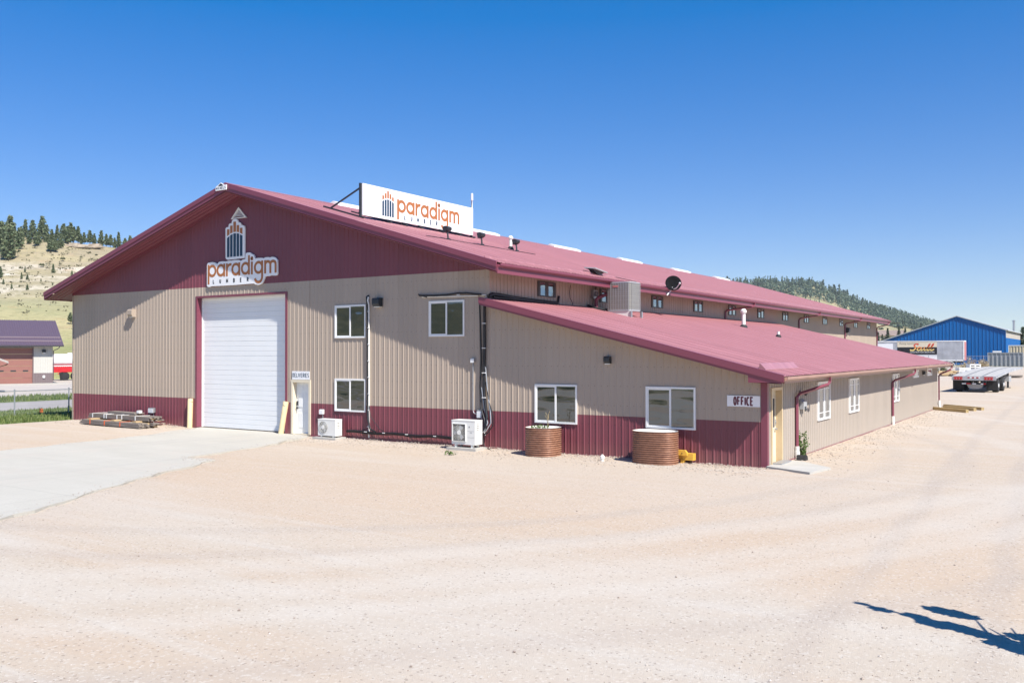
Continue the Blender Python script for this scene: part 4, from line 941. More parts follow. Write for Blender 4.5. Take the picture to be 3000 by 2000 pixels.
hose('pipe_run', 'horizontal white pipe with black hoses above the upper right window', 'pipe',
     [(f_((-12.55, 5.20, .05), (-10.06, 5.165, .05)), 0.02, 'pvc'), (f_((-9.98, 5.18, .05), (-9.72, 5.18, .05), (-9.72, 5.06, .05)), 0.02, 'pvc'),
      (f_((-12.68, 5.28, .03), (-12.62, 5.26, .08), (-12.0, 5.235, .08), (-11.4, 5.24, .08), (-10.9, 5.28, .09), (-10.5, 5.27, .09), (-10.1, 5.22, .08), (-9.9, 5.2, .1)), 0.034, 'black'), (f_((-12.72, 5.31, .05), (-12.6, 5.27, .1), (-12.3, 5.19, .07)), 0.02, 'black')], [(fac(u, 5.23, .05), 0.055) for u in (-12.3, -11.7, -10.9)])
hose('hose_drop', 'bundle of black hoses dropping from the lean-to roof corner to the larger condenser', 'hose',
     [(f_((-9.97, 4.92, .08), (-9.95, 4.0, .06), (-9.92, 3.0, .06), (-9.96, 2.0, .07), (-9.9, 1.3, .10), (-9.7, 0.9, .18), (-9.66, 0.6, .25), (-9.85, 0.38, .35), (-10.1, 0.3, .5)), 0.03, 'black'),
      (f_((-9.75, 4.86, .10), (-9.76, 3.5, .08), (-9.80, 2.6, .07), (-9.77, 1.7, .08), (-9.62, 1.0, .15), (-9.60, 0.65, .24), (-9.75, 0.42, .36), (-10.0, 0.34, .5)), 0.052, 'black'),
      (f_((-9.72, 2.7, .08), (-9.62, 1.8, .1), (-9.48, 1.2, .14), (-9.42, 0.8, .2), (-9.55, 0.52, .3), (-9.9, 0.38, .5)), 0.024, 'grey_metal'),
      (f_((-9.88, 2.0, .09), (-9.75, 1.3, .12), (-9.55, 0.8, .2), (-9.62, 0.52, .3), (-9.95, 0.36, .5)), 0.022, 'grey_metal'),
      (f_((-9.70, 2.2, .1), (-9.55, 1.5, .12), (-9.36, 1.05, .16), (-9.34, 0.7, .2), (-9.5, 0.45, .3), (-9.8, 0.32, .5)), 0.020, 'black'),
      (f_((-9.7, 0.4, .3), (-9.66, 0.12, .3), (-9.55, -0.03, .35), (-9.2, -0.06, .55)), 0.018, 'black')], [(fac(-9.76, 4.2 - i * 0.85, .1), 0.07) for i in range(4)])
hose('hose_run', 'thick black hose lying along the foot of the upper side wall on the lean-to roof', 'hose',
     [([(-9.56, -0.15, 5.12), (-9.54, 0.05, 5.20), (-9.54, 0.5, 5.20), (-9.53, 1.2, 5.16), (-9.52, 2.5, 5.12), (-9.52, 3.6, 5.10), (-9.52, 4.4, 5.09)], 0.065, 'black'), ([(-9.46, 0.0, 5.10), (-9.45, 2.0, 5.08), (-9.45, 4.4, 5.07)], 0.04, 'black'), ([(-9.55, 4.4, 5.1), (-9.57, 4.62, 5.15), (-9.58, 4.7, 5.38)], 0.045, 'black')])

# ------------------------------------------------------------------ CONDENSERS
def condenser(label, x0, x1, yb, yf, zb, zt, fan_c, fan_r, square, pad_, feet):
    t = thing('condenser', label, 'air conditioner', ((x0 + x1) / 2, (yb + yf) / 2, -0.1))
    f = lambda u, v, d: Vector((u, yf - d, v))
    m = MB(); bx(m, f, x0, x1, zb, zt - 0.03, -(yb - yf), 0.0); bx(m, f, x0 - .006, x1 + .006, zt - 0.03, zt, -(yb - yf) - .006, 0.008); body = m.build('casing', M['ac_white'], t)
    m = MB(); cx, cz = fan_c
    if square: bx(m, f, cx - fan_r, cx + fan_r, cz - fan_r * 1.08, cz + fan_r * 1.08, 0.0, 0.006)
    else: m.prism(arc(cx, cz, fan_r, fan_r, 0, 360, 36)[:-1], f, 0.006, 0.0)
    m.build('fan_recess', M['recess'], t)
    m = MB(); nb = 3
    for k in range(nb):
        a = math.radians(70 + 120 * k); c, s = math.cos(a), math.sin(a)
        q = [(0.05, -0.03), (fan_r * .85, -0.10), (fan_r * .9, 0.05), (0.05, 0.04)]
        m.add([f(cx + u * c - v * s, cz + u * s + v * c, 0.010) for u, v in q], [(0, 1, 2, 3)])
    m.build('fan_blades', M['grey_paint'], t, fix=False)
    m = MB()
    if square:
        for a in ((cx - fan_r - .02, cx - fan_r + .012, cz - fan_r * 1.1, cz + fan_r * 1.1), (cx + fan_r - .012, cx + fan_r + .02, cz - fan_r * 1.1, cz + fan_r * 1.1), (cx - fan_r + .012, cx + fan_r - .012, cz + fan_r * 1.06, cz + fan_r * 1.1), (cx - fan_r + .012, cx + fan_r - .012, cz - fan_r * 1.1, cz - fan_r * 1.06)): bx(m, f, *a, 0.0, 0.03)
        n = 24
        for k in range(n):
            a = 2 * math.pi * k / n; pth = [f(cx + rr * math.cos(a + .5 * rr / fan_r), cz + rr * math.sin(a + .5 * rr / fan_r), 0.022) for rr in (0.06, fan_r * .5, fan_r * .98)]
            m.tube(pth, 0.004, 4)
    else:
        for rr in [fan_r * k / 8 for k in range(2, 9)]: m.tube([f(a, b_, 0.018) for a, b_ in arc(cx, cz, rr, rr, 0, 360, 30)], 0.004, 4, False)
        for k in range(12):
            a = 2 * math.pi * k / 12; m.tube([f(cx + .05 * math.cos(a), cz + .05 * math.sin(a), .02), f(cx + fan_r * math.cos(a), cz + fan_r * math.sin(a), .02)], 0.004, 4)
    m.prism(arc(cx, cz, 0.075, 0.075, 0, 360, 18)[:-1], f, 0.03, 0.016)
    m.build('fan_guard', M['ac_white'], t, fix=False)
    m = MB(); ux = x1 - 0.16
    if square:
        bx(m, f, cx + fan_r + .06, x1 - .03, zb + (zt - zb) * .30, zb + (zt - zb) * .305, 0, .002); bx(m, f, cx + fan_r + .06, x1 - .03, zb + (zt - zb) * .56, zb + (zt - zb) * .565, 0, .002)
        bx(m, f, ux - .05, ux + .04, zb + (zt - zb) * .5, zb + (zt - zb) * .512, 0, .004); bx(m, f, ux - .09, ux - .06, zb + (zt - zb) * .70, zb + (zt - zb) * .76, 0, .003)
    fs_ = lambda u, v, d: Vector((x1 + d, u, v))
    for k in range(4): bx(m, fs_, yf + .10, yf + .22, zt - .14 - .06 * k, zt - .125 - .06 * k, 0, .003)
    m.build('louvre_slots', M['dark_metal'], t)
    m = MB()
    for u in (x0 + .12, x1 - .18):
        for yy in (yf + .02, yb - .12): m.b(u, u + 0.07, yy, yy + .10, feet, zb)
    m.build('foot', M['ac_white'], t)
    m = MB(); m.prism([(x0 - .12 + U(-.02, .02), yf - .16), (x1 + .12, yf - .13), (x1 + .12, yb + .1), (x0 - .10, yb + .1)], lambda u, v, d: Vector((u, v, d)), feet, feet - 0.12); m.build('base_pad', M['concrete'], t)
    return t
condenser('smaller white condenser with a round fan grille beside the deliveries door', -17.14, -16.22, -0.33, -0.68, 0.04, 0.67, (-16.86, 0.36), 0.225, False, True, -0.015)
condenser('larger white condenser with a square fan grille on a pad under the hose bundle', -10.50, -9.53, -0.55, -0.98, 0.10, 0.92, (-10.18, 0.50), 0.27, True, True, 0.0)

# ------------------------------------------------------------------ PLANTERS etc
def planter(label, cx, cy, rx, ry, zb, zt, nc):
    t = thing('planter', label, 'planter', (cx, cy, zb))
    m = MB(); vs = []; n = 40; rows = nc * 6
    P = []
    for k in range(rows + 1):
        z = zb - 0.05 + (zt - zb + 0.05) * k / rows; o = 0.019 * math.cos(2 * math.pi * k / 6); P.append((z, o))
    for z, o in P:
        for j in range(n):
            a = 2 * math.pi * j / n; c, s = math.cos(a), math.sin(a); e = 2.0 / 2.6
            vs.append((cx + (rx + o) * math.copysign(abs(c) ** e, c), cy + (ry + o) * math.copysign(abs(s) ** e, s), z))
    m.add(vs, [(i * n + j, i * n + (j + 1) % n, (i + 1) * n + (j + 1) % n, (i + 1) * n + j) for i in range(len(P) - 1) for j in range(n)])
    m.build('shell', M['copper_steel'], t, smooth='all')
    m = MB(); vs = []
    for rr, z in ((1.0, zt), (0.955, zt + .006), (0.955, zt - .20)):
        for j in range(n):
            a = 2 * math.pi * j / n; c, s = math.cos(a), math.sin(a); e = 2.0 / 2.6
            vs.append((cx + rx * rr * math.copysign(abs(c) ** e, c), cy + ry * rr * math.copysign(abs(s) ** e, s), z))
    m.add(vs, [(i * n + j, i * n + (j + 1) % n, (i + 1) * n + (j + 1) % n, (i + 1) * n + j) for i in range(2) for j in range(n)]); m.build('liner', M['pvc'], t, smooth='all')
    m = MB(); m.add([vs[2 * n + j][:2] + (zt - .10 + U(-.01, .01),) for j in range(n)], [tuple(range(n))]); m.build('soil', M['soil'], t)
    return t
planter('narrower ribbed copper-coloured round planter with weeds growing in it', -7.04, -0.68, 0.54, 0.52, -0.1, 0.80, 14)
planter('wider ribbed copper-coloured oval planter in front of the window by the office sign', -3.17, -0.62, 0.68, 0.46, -0.1, 0.86, 16)
pw = thing('dry_stalk', 'tall dry stalk with small seed heads rising from the narrower planter', 'plant', (-6.85, -0.72, 0.72))
m = MB(); m.tube([(-6.85, -.72, .70), (-6.84, -.72, 1.0), (-6.82, -.72, 1.25)], 0.010, 5)
for k in range(7):
    z = .92 + k * .045; a = U(0, 6.28); e = Vector((-6.835 + .10 * math.cos(a), -.72 + .08 * math.sin(a), z + .10)); m.tube([(-6.84, -.72, z), e], 0.005, 4); m.lathe([(0.001, 0), (0.014, .01), (0.001, .03)], 6, tuple(e))
m.build('stem', M['dry'], pw)
pw2 = thing('weed_clump', 'low green weeds growing in the soil of the narrower planter', 'plant', (-7.15, -0.75, 0.70)); m = MB()
for k in range(170):
    a = U(0, 6.28); r_ = .32 * math.sqrt(R()); p = Vector((-7.12 + r_ * math.cos(a), -.75 + r_ * .7 * math.sin(a), .70 + U(0, .15))); m.leaf(p, U(.01, .022), 2.2)
m.build('leaves', M['weed'], pw2, fix=False)
yb = thing('yellow_barrier', 'bright yellow steel barrier piece lying behind the wider planter', 'barrier', (-3.0, -0.25, -0.1))
m = MB(); m.b(-4.02, -2.20, -0.24, -0.12, 0.02, 0.16); m.b(-2.45, -2.12, -0.28, -0.06, 0.0, 0.20); m.prism([(-2.62, .14), (-2.28, .14), (-2.28, .22), (-2.34, .30), (-2.62, .30)], fac, 0.36, 0.26); m.build('beam', M['yellow2'], yb)
m = MB(); m.b(-2.50, -2.40, -0.30, -0.16, -0.15, 0.02); m.b(-3.95, -3.83, -0.24, -0.12, -0.15, 0.02); m.build('leg', M['yellow2'], yb)
m = MB(); m.tube([(-2.43, -.363, .21), (-2.43, -.375, .21)], 0.016, 8); m.tube([(-3.93, -.243, .09), (-3.93, -.255, .09)], 0.014, 8); m.build('bolt', M['dark_metal'], yb)
cp = thing('capped_pipe', 'white capped pipe stub standing in the gravel between the two planters', 'pipe', (-4.72, -1.05, -0.1))
m = MB(); m.lathe([(0.055, -.05), (0.055, .10)], 16, (-4.72, -1.05, -.1)); m.build('pipe', M['pvc'], cp, smooth=True)
m = MB(); m.lathe([(0.070, .07), (0.070, .15), (0.055, .165), (0.035, .17), (0.03, .20), (0.001, .20)], 16, (-4.72, -1.05, -.1)); m.build('cap', M['pvc'], cp, smooth=True)
def bollard(x, y, h, r, lean, label):
    t = thing('bollard', label, 'bollard', (x, y, -0.1), group='bollards beside the overhead door'); ax = Vector((math.sin(lean), 0.03, math.cos(lean)))
    q = Matrix.Translation((x, y, -.12)) @ ax.to_track_quat('Z', 'Y').to_matrix().to_4x4()
    m = MB(); m.lathe([(r, 0), (r, h - .03), (r * .9, h), (0.001, h + .01)], 20, (0, 0, 0), q); m.build('post', M['yellow'], t, smooth=True)
    m = MB(); m.lathe([(r + .003, h - .15), (r + .003, h - .135)], 20, (0, 0, 0), q @ Matrix.Translation((0, 0, -(h - .14))) .inverted() @ Matrix.Rotation(0.35, 4, 'X') @ Matrix.Translation((0, 0, -(h - .14)))); m.build('cap_band', M['rubber'], t, smooth=True)
bollard(-25.58, -0.12, 1.30, 0.115, 0.0, 'upright yellow bollard left of the overhead door')
bollard(-19.83, -0.10, 1.36, 0.115, 0.19, 'leaning yellow bollard between the overhead door and the deliveries door')
# lumber bundles
def bundle(label, x0, x1, yc, z0, rows, cols, bw, bh, strap, mat, sk=0.0, straps=(0.2, 0.5, 0.8)):
    t = thing('lumber_bundle', label, 'lumber', ((x0 + x1) / 2, yc, z0), group='lumber bundles against the burgundy wall')
    for r_ in range(rows):
        for c in range(cols):
            m = MB(); e0, e1 = U(-.10, .10), U(-.16, .16); y = yc + (c - cols / 2) * bw; z = z0 + r_ * bh; dy = sk
            vs = [(x0 + e0, y, z), (x1 + e1, y + dy, z), (x1 + e1, y + dy + bw * .95, z), (x0 + e0, y + bw * .95, z)]
            vs += [(a, b_, c_ + bh * .93) for a, b_, c_ in vs]
            m.add(vs, [(0, 3, 2, 1), (4, 5, 6, 7), (0, 1, 5, 4), (1, 2, 6, 5), (2, 3, 7, 6), (3, 0, 4, 7)])
            m.build('board', M['wood_tan'] if R() < 0.15 else mat, t)
    if strap:
        for k in straps:
            x = x0 + (x1 - x0) * k; ya, yb_ = yc - cols / 2 * bw + sk * k, yc + cols / 2 * bw + sk * k; zt_ = z0 + rows * bh
            m = MB(); m.b(x - .03, x + .03, ya - .012, ya - .002, z0, zt_); m.b(x - .03, x + .03, ya - .012, yb_ + .01, zt_ - .002, zt_ + .008); m.build('strap', strap, t)
    return t
m = MB()
def bearer(x, y0, y1, z0, z1):
    return (x, y0, y1, z0, z1)
bundle('lowest weathered lumber bundle tied with orange straps', -31.65, -26.75, -1.10, -0.06, 3, 6, 0.14, 0.066, M['strap_o'], M['wood_grey'], -0.25, (0.17, 0.42, 0.68))
bundle('dark lumber bundle tied with thin white straps on top of the orange strapped bundle', -31.75, -26.9, -0.72, 0.20, 3, 6, 0.12, 0.062, M['strap_w'], M['wood_grey'], -0.2, (0.08, 0.28, 0.32, 0.50, 0.58, 0.80))
bundle('short pale board pile lying on top of the lumber bundles', -30.6, -28.4, -0.55, 0.39, 2, 3, 0.15, 0.05, None, M['wood_grey'], -0.1)
for i, x in enumerate((-30.9, -29.1, -27.5)):
    b_ = MB(); b_.b(x - .14, x + .14, -1.55, -0.25, 0.142, 0.195); o = b_.build('wood_block', M['wood_tan'], origin=(x, -.9, .142)); tag(o, ['pale wood block between the lumber bundles at their left end', 'pale wood block between the lumber bundles at their middle', 'pale wood block between the lumber bundles at their right end'][i], 'wood block', 'wood blocks between lumber bundles')
pp = MB(); pp.b(-28.45, -28.28, -0.78, -0.62, 0.48, 0.60); tag(pp.build('paper_tag', M['vinyl'], origin=(-28.4, -.7, .49)), 'white paper tag sticking up from the end of the top boards', 'tag')
# step slab, weeds, drain stone
sl_ = MB(); sl_.prism([(0.03, -0.17), (1.40, -0.80), (1.62, 0.55), (0.55, 1.58), (0.03, 1.62)], lambda u, v, d: Vector((u, v, d)), -0.03, -0.2); tag(sl_.build('step_slab', M['concrete'], origin=(0.7, 0.5, -0.1)), 'pale concrete slab in front of the office door', 'slab')
th = MB(); th.b(0.03, 0.30, EY0 - 0.02, EY1 + 0.02, -0.03, 0.005); tag(th.build('door_mat', M['grey_metal'], origin=(0.15, 0.9, -0.03)), 'pale metal threshold plate at the foot of the office door', 'threshold')
db = MB(); db.prism([(2.62, -.12), (2.92, -.12), (2.88, 0.02), (2.80, 0.06), (2.70, 0.05)], lambda u, v, d: Vector((0.30 + d, u - .35, v)), 0.16, -0.12); tag(db.build('drain_cover', M['rubber'], origin=(0.3, 2.5, -.1)), 'black plastic drain cover at the foot of the first downspout', 'drain cover')
wd = thing('weed_plant', 'leafy green weed growing up beside the first downspout', 'plant', (0.16, 3.05, -0.1)); m = MB(); lv = MB()
for k in range(9):
    a = U(0, 6.28); h = U(.45, .86); e = Vector((0.16 + .16 * math.cos(a), 3.05 + .3 * math.sin(a), -.1 + h)); b0 = Vector((.16, 3.05, -.12)); m.tube([b0, (b0 + e) / 2 + Vector((0, 0, .05)), e], 0.007, 4)
    for q in range(26):
        p = b0.lerp(e, U(.15, 1)); lv.leaf(p + Vector((U(-.06, .06), U(-.09, .09), U(-.03, .05))), U(.014, .03), 1.5)
m.build('stem', M['weed'], wd); lv.build('leaves', M['weed'], wd, fix=False)
sw_ = thing('weed_tuft', 'small green weed tuft alone in the gravel in front of the larger condenser', 'plant', (-9.6, -2.25, -0.1)); m = MB()
for k in range(60): m.leaf(Vector((-9.6 + random.gauss(0, .11), -2.25 + random.gauss(0, .06), -.09 + U(0, .12))), U(.012, .025), 2)
m.build('leaves', M['weed'], sw_, fix=False)

# ------------------------------------------------------------------ ROOF FITTINGS
ac = thing('rooftop_unit', 'tall grey rooftop air conditioner with wire grilles on the lean-to roof', 'air conditioner', (-8.3, 7.75, 4.7))
ax0, ax1, ay0, ay1, az0, az1 = -8.85, -7.74, 7.25, 8.25, 4.89, 6.02
m = MB(); n = 6; out = []
for (cx, cy, a0) in ((ax1 - .18, ay0 + .18, 270), (ax1 - .18, ay1 - .18, 0), (ax0 + .18, ay1 - .18, 90), (ax0 + .18, ay0 + .18, 180)): out += arc(cx, cy, .18, .18, a0, a0 + 90, n)
m.prism(out, lambda u, v, d: Vector((u, v, d)), az1, az0)
ACM, t, b = newmat('coil_fins'); vv = pos(t); wv = N(t, 'TexWave'); wv.bands_direction = 'Z'; wv.inputs['Scale'].default_value = 9; t.links.new(vv, wv.inputs['Vector'])
t.links.new(ramp(t, wv.outputs[1], [(0.2, (0.20, 0.20, 0.175)), (0.8, (0.36, 0.345, 0.29))]), b.inputs['Base Color']); b.inputs['Roughness'].default_value = 0.5; b.inputs['Metallic'].default_value = 0.3
m.build('coil', ACM, ac, smooth=True)
m = MB(); cxm, cym = (ax0 + ax1) / 2, (ay0 + ay1) / 2
k = 1.012; o2 = [(cxm + (x - cxm) * k, cym + (y - cym) * k) for x, y in out]
for za, zb in ((az0 - .03, az0 + .03), (az1 - .02, az1 + .025)): m.prism(o2, lambda u, v, d: Vector((u, v, d)), zb, za)
for i in range(13):
    z = az0 + .06 + i * (az1 - az0 - .1) / 12; m.tube([(x, y, z) for x, y in o2] + [(o2[0][0], o2[0][1], z)], 0.006, 4, False)
for i in range(9):
    x = ax0 + .1 + i * (ax1 - ax0 - .2) / 8; m.b(x - .006, x + .006, ay0 - .012, ay0 - .004, az0, az1)
for i in range(8):
    y = ay0 + .1 + i * (ay1 - ay0 - .2) / 7; m.b(ax1 + .004, ax1 + .012, y - .006, y + .006, az0, az1)
m.build('wire_guard', M['grey_paint'], ac)
m = MB(); bx(m, fac, ax0 + .32, ax0 + .56, az1 - .19, az1 - .12, -ay0 + .014, -ay0 + .022); m.build('badge', M['tail_pink'], ac)
m = MB()
m.prism([(ax0 - .02, zl(ax0 - .02)), (ax1 + .02, zl(ax1)), (ax1 + .02, az0 - .035), (ax0 - .02, az0 - .035)], lambda u, v, d: Vector((u, d, v)), ay0 + .05, ay0 + .02); m.build('stand_panel', M['pvc'], ac)
m = MB()
for x, y in ((ax1, ay0 + .04), (ax1, ay1 + .02)): m.b(x - .05, x + .03, y - .05, y + .05, zl(x) - .02, az0 - .036)
m.b(ax1 - .6, ax1 - .58, ay0 + .06, ay1, zl(ax1 - .6), az0 - .036); m.build('stand_leg', M['grey_metal'], ac)
du = thing('pipe_elbow', 'dark pipe elbow between the upper side wall and the rooftop air conditioner', 'pipe', (-9.3, 7.3, 5.0))
m = MB(); m.tube([(-9.3, 7.25, 4.92), (-9.3, 7.25, 5.35), (-9.22, 7.3, 5.45), (-8.8, 7.5, 5.62)], 0.075, 10); m.build('pipe', M['trim'], du, smooth=True)
m = MB(); m.tube([(-9.55, 6.95, 5.12), (-9.3, 7.1, 5.02), (-8.85, 7.4, 4.92)], 0.05, 8); m.tube([(-9.5, 6.9, 5.1), (-9.2, 6.98, 4.98), (-8.8, 7.1, 4.90)], 0.03, 8); m.build('hose', M['black'], du, smooth=True)
mt = thing('meter_box', 'grey round meter on the upper side wall left of the rooftop air conditioner', 'meter', (-9.6, 7.6, 5.5))
m = MB(); m.b(-9.61, -9.50, 7.42, 7.78, 5.42, 5.78); m.build('box', M['grey_metal'], mt)
m = MB(); m.lathe([(0.10, 0), (0.10, .06), (.06, .10), (.001, .11)], 16, (0, 0, 0), Matrix.Translation((-9.50, 7.60, 5.62)) @ Matrix.Rotation(math.pi / 2, 4, 'Y')); m.build('dial', M['grey_paint'], mt, smooth=True)
m = MB(); m.tube([(-9.56, 7.5, 5.42), (-9.56, 7.46, 5.15), (-9.5, 7.5, 4.98)], 0.012, 6); m.tube([(-9.56, 7.72, 5.78), (-9.56, 7.75, 6.0)], 0.014, 6); m.build('cable', M['black'], mt)
cb = thing('loose_cable', 'thin black cable hanging down the upper side wall between two windows', 'cable', (-9.58, 5.6, 5.2))
m = MB(); m.tube([(-9.58, 5.62, 5.86), (-9.575, 5.52, 5.6), (-9.575, 5.56, 5.35), (-9.57, 5.78, 5.15), (-9.56, 5.72, 5.08)], 0.011, 6); m.build('cable', M['black'], cb)
# roof floodlights
for i, (x, y) in enumerate(((-13.77, 3.12), (-13.93, 5.7), (-13.86, 8.31))):
    t = thing('floodlight', ['grey floodlight on the roof overlapping the lower right of the billboard', 'grey floodlight on the roof just right of the billboard', 'grey floodlight on the roof beside the white vent pipe'][i], 'floodlight', (x, y, zr(x)), group='floodlights on the roof')
    z = zr(x); m = MB(); m.lathe([(0.10, -.02), (0.10, .05), (.05, .07)], 12, (x, y, z)); m.tube([(x, y, z), (x - .02, y, z + .22), (x - .05, y, z + .40)], 0.035, 8); m.build('stand', M['dark_metal'], t, smooth=True)
    T = Matrix.Translation((x - .05, y, z + .44)) @ Matrix.Rotation(math.radians(-12), 4, 'Y')
    m = MB(); m.prism([(-.11, -.11), (-.11, .11), (.02, .12), (.11, .07), (.14, .0), (.10, -.07), (.0, -.10)], lambda u, v, d: T @ Vector((u, d, v)), -.14, .14); m.build('housing', M['grey_paint'] if False else M['dark_metal'], t, smooth=True)
    m = MB(); m.add([T @ Vector((-.114, a, b_)) for a, b_ in ((-.12, -.09), (.12, -.09), (.12, .09), (-.12, .09))], [(0, 1, 2, 3)]); m.build('lens', M['alu'], t)
rc_ = thing('roof_cable', 'thin dark conduit running past the floodlight feet along the roof', 'cable', (-13.7, 5.5, 7.7))
m = MB(); m.tube([(-13.68 + .02 * math.sin(i), 1.6 + i * .5, zr(-13.68) + .035) for i in range(17)], 0.014, 6); m.build('conduit', M['black'], rc_)
# dish
dh = thing('satellite_dish', 'black round satellite dish on a white arm at the main roof eave', 'satellite dish', (-8.55, 13.1, 6.0))
c = Vector((-8.35, 13.0, 6.36)); ax = Vector((0.45, -0.80, 0.30)).normalized(); q = Matrix.Translation(c) @ ax.to_track_quat('Z', 'Y').to_matrix().to_4x4()
m = MB(); m.lathe([(0.001, -.06), (.14, -.05), (.26, -.025), (.365, .015), (.37, .02), (.36, .025), (.25, -.015), (.13, -.04), (.001, -.05)], 28, (0, 0, 0), q); m.build('reflector', M['black_matte'], dh, smooth='all')
m = MB(); m.tube([(-8.45, 13.05, 6.30), (-8.50, 13.06, 6.05), (-8.56, 12.75, 5.80)], 0.03, 8); m.tube([q @ Vector((0, -.30, .0)), q @ Vector((.1, -.34, .25)), q @ Vector((.22, -.22, .5))], 0.02, 8); m.tube([q @ Vector((-.05, -.2, .0)), (-8.50, 13.06, 6.02)], .015, 6); m.build('arm', M['white'], dh)
m = MB(); m.lathe([(.04, 0), (.05, .08), (.02, .14)], 10, (0, 0, 0), q @ Matrix.Translation((.22, -.22, .45))); m.build('receiver', M['white'], dh, smooth=True)
fd_ = thing('flat_antenna', 'pale flat rectangular antenna tilted on the main roof eave above the air conditioner', 'antenna', (-9.3, 7.4, 6.35))
T = Matrix.Translation((-9.25, 7.15, 6.56)) @ Matrix.Rotation(.10, 4, 'Y') @ Matrix.Rotation(-.10, 4, 'X')
m = MB(); m.b(-.26, .26, -.55, .55, -.02, .02, T); m.build('panel', M['grey_paint'], fd_)
m = MB(); m.tube([T @ Vector((0, .1, -.02)), (-9.25, 7.3, 6.3)], .05, 8); m.prism([(-.5, -.03), (.5, -.03), (.1, -.16), (-.1, -.16)], lambda u, v, d: T @ Vector((d, u, v)), -.12, .12); m.build('mast', M['dark_metal'], fd_)
cbl = thing('roof_cable', 'thin dark antenna cable looping over the main eave beside the rooftop air conditioner', 'cable', (-8.7, 9.0, 6.2))
m = MB(); m.tube([(-10.0, 7.4, zr(-10.0) + .04), (-9.6, 8.4, zr(-9.6) + .04), (-9.0, 9.3, zr(-9) + .05), (-8.55, 9.5, 6.2), (-8.52, 9.45, 6.0), (-8.7, 9.2, 5.78), (-9.5, 8.8, 5.6)], 0.012, 6); m.build('cable', M['black'], cbl)

# ------------------------------------------------------------------ RIGHT BACKGROUND
# flatbed trailer
TR = thing('flatbed_trailer', 'empty aluminium flatbed trailer parked with its tail lights towards the viewer', 'trailer', (0.233, 48.52, 0.2), -math.atan2(0.757, 16.03), world=False)
TZ = 1.20; W2 = 1.42
m = MB(); nseg = 12; vs = []
def dz(y): return TZ + 0.48 * y / 15.6 + 0.10 * math.sin(math.pi * y / 15.6)
for i in range(nseg + 1):
    y = 15.6 * i / nseg; z = dz(y); vs += [(-W2, y, z), (W2, y, z), (W2, y, z - .10), (-W2, y, z - .10)]
m.add(vs, [(4 * i + a, 4 * i + (a + 1) % 4, 4 * i + 4 + (a + 1) % 4, 4 * i + 4 + a) for i in range(nseg) for a in range(4)] + [(0, 1, 2, 3), (4 * nseg, 4 * nseg + 3, 4 * nseg + 2, 4 * nseg + 1)])
deck = m.build('deck', M['deck_alu'], TR)
m = MB()
for x in (-.55, .55):
    for i in range(nseg): m.add([(x - .04, 15.6 * i / nseg, dz(15.6 * i / nseg) + .004), (x + .04, 15.6 * i / nseg, dz(15.6 * i / nseg) + .004), (x + .04, 15.6 * (i + 1) / nseg, dz(15.6 * (i + 1) / nseg) + .004), (x - .04, 15.6 * (i + 1) / nseg, dz(15.6 * (i + 1) / nseg) + .004)], [(0, 1, 2, 3)])
m.build('deck_seam', M['dark_metal'], deck, fix=False)
m = MB()
for s in (-1, 1):
    for i in range(nseg):
        a, b_ = 15.6 * i / nseg, 15.6 * (i + 1) / nseg
        m.add([(s * W2 + s * d, yy, dz(yy) + h) for h in (0.0, -.17) for yy in (a, b_) for d in (.0, .05)], [(0, 1, 3, 2), (4, 6, 7, 5), (1, 5, 7, 3), (0, 2, 6, 4)])
m.build('side_rail', M['alu'], TR)
m = MB(); m.b(-W2 - .05, W2 + .05, -.06, .04, TZ - .30, TZ + .01); m.build('rear_beam', M['alu'], TR)
for x in (-1.03, 0.98):
    m = MB(); m.b(x - .30, x + .30, -.072, -.061, TZ - .27, TZ - .02); o = m.build('light_panel', M['tail_pink'], TR)
    m = MB()
    for k in (-.19, 0, .19): m.lathe([(.068, 0), (.06, .025), (.001, .03)], 14, (0, 0, 0), Matrix.Translation((x + k, -.072, TZ - .18)) @ Matrix.Rotation(math.pi / 2, 4, 'X'))
    m.build('tail_light', M['tail_red'], o, smooth=True)
    m = MB(); m.b(x - .29, x + .29, -.078, -.0725, TZ - .07, TZ - .03); m.build('reflector', M['tail_red'], o)
m = MB(); m.b(-.42, .42, -.070, -.0605, TZ - .14, TZ - .05); m.build('plate_strip', M['vinyl'], TR)
m = MB()
for k in range(3): m = MB(); m.b(-.40 + k * .29, -.25 + k * .29, -.076, -.0705, TZ - .135, TZ - .055); m.build('reflector', M['tail_red'], TR)
m = MB(); m.b(-.80, .80, .05, .13, .60, .70); m.b(-.62, -.54, .06, .12, .70, TZ - .3); m.b(.54, .62, .06, .12, .70, TZ - .3); m.build('rear_bumper', M['dark_metal'], TR)
m = MB()
for x0_, x1_ in ((-.80, -.52), (-.1, .15), (.45, .62)): m.b(x0_, x1_, .038, .0495, .61, .69)
m.build('bumper_stripe', M['vinyl'], TR)
m = MB()
for x0_, x1_ in ((-.50, -.22), (.63, .80)): m.b(x0_, x1_, .036, .0495, .605, .70)
m.build('bumper_stripe', M['tail_red'], TR)
m = MB(); m.prism([(-.55, .58), (.55, .58), (.45, .34), (.2, .26), (-.2, .26), (-.45, .34)], lambda u, v, d: Vector((u, d, v)), .60, .62); m.build('guard_plate', M['alu'], TR)
m = MB(); m.b(-.12, .12, .2, 15, TZ - .42, TZ - .1); m.b(-.55, -.40, .3, 14, TZ - .50, TZ - .08); m.b(.40, .55, .3, 14, TZ - .50, TZ - .08)
for y in (1.6, 4.3): m.b(-1.1, 1.1, y - .1, y + .1, .42, .60); m.b(-.6, -.35, y - .4, y + .4, .5, .85); m.b(.35, .6, y - .4, y + .4, .5, .85)
m.build('chassis', M['dark_metal'], TR)
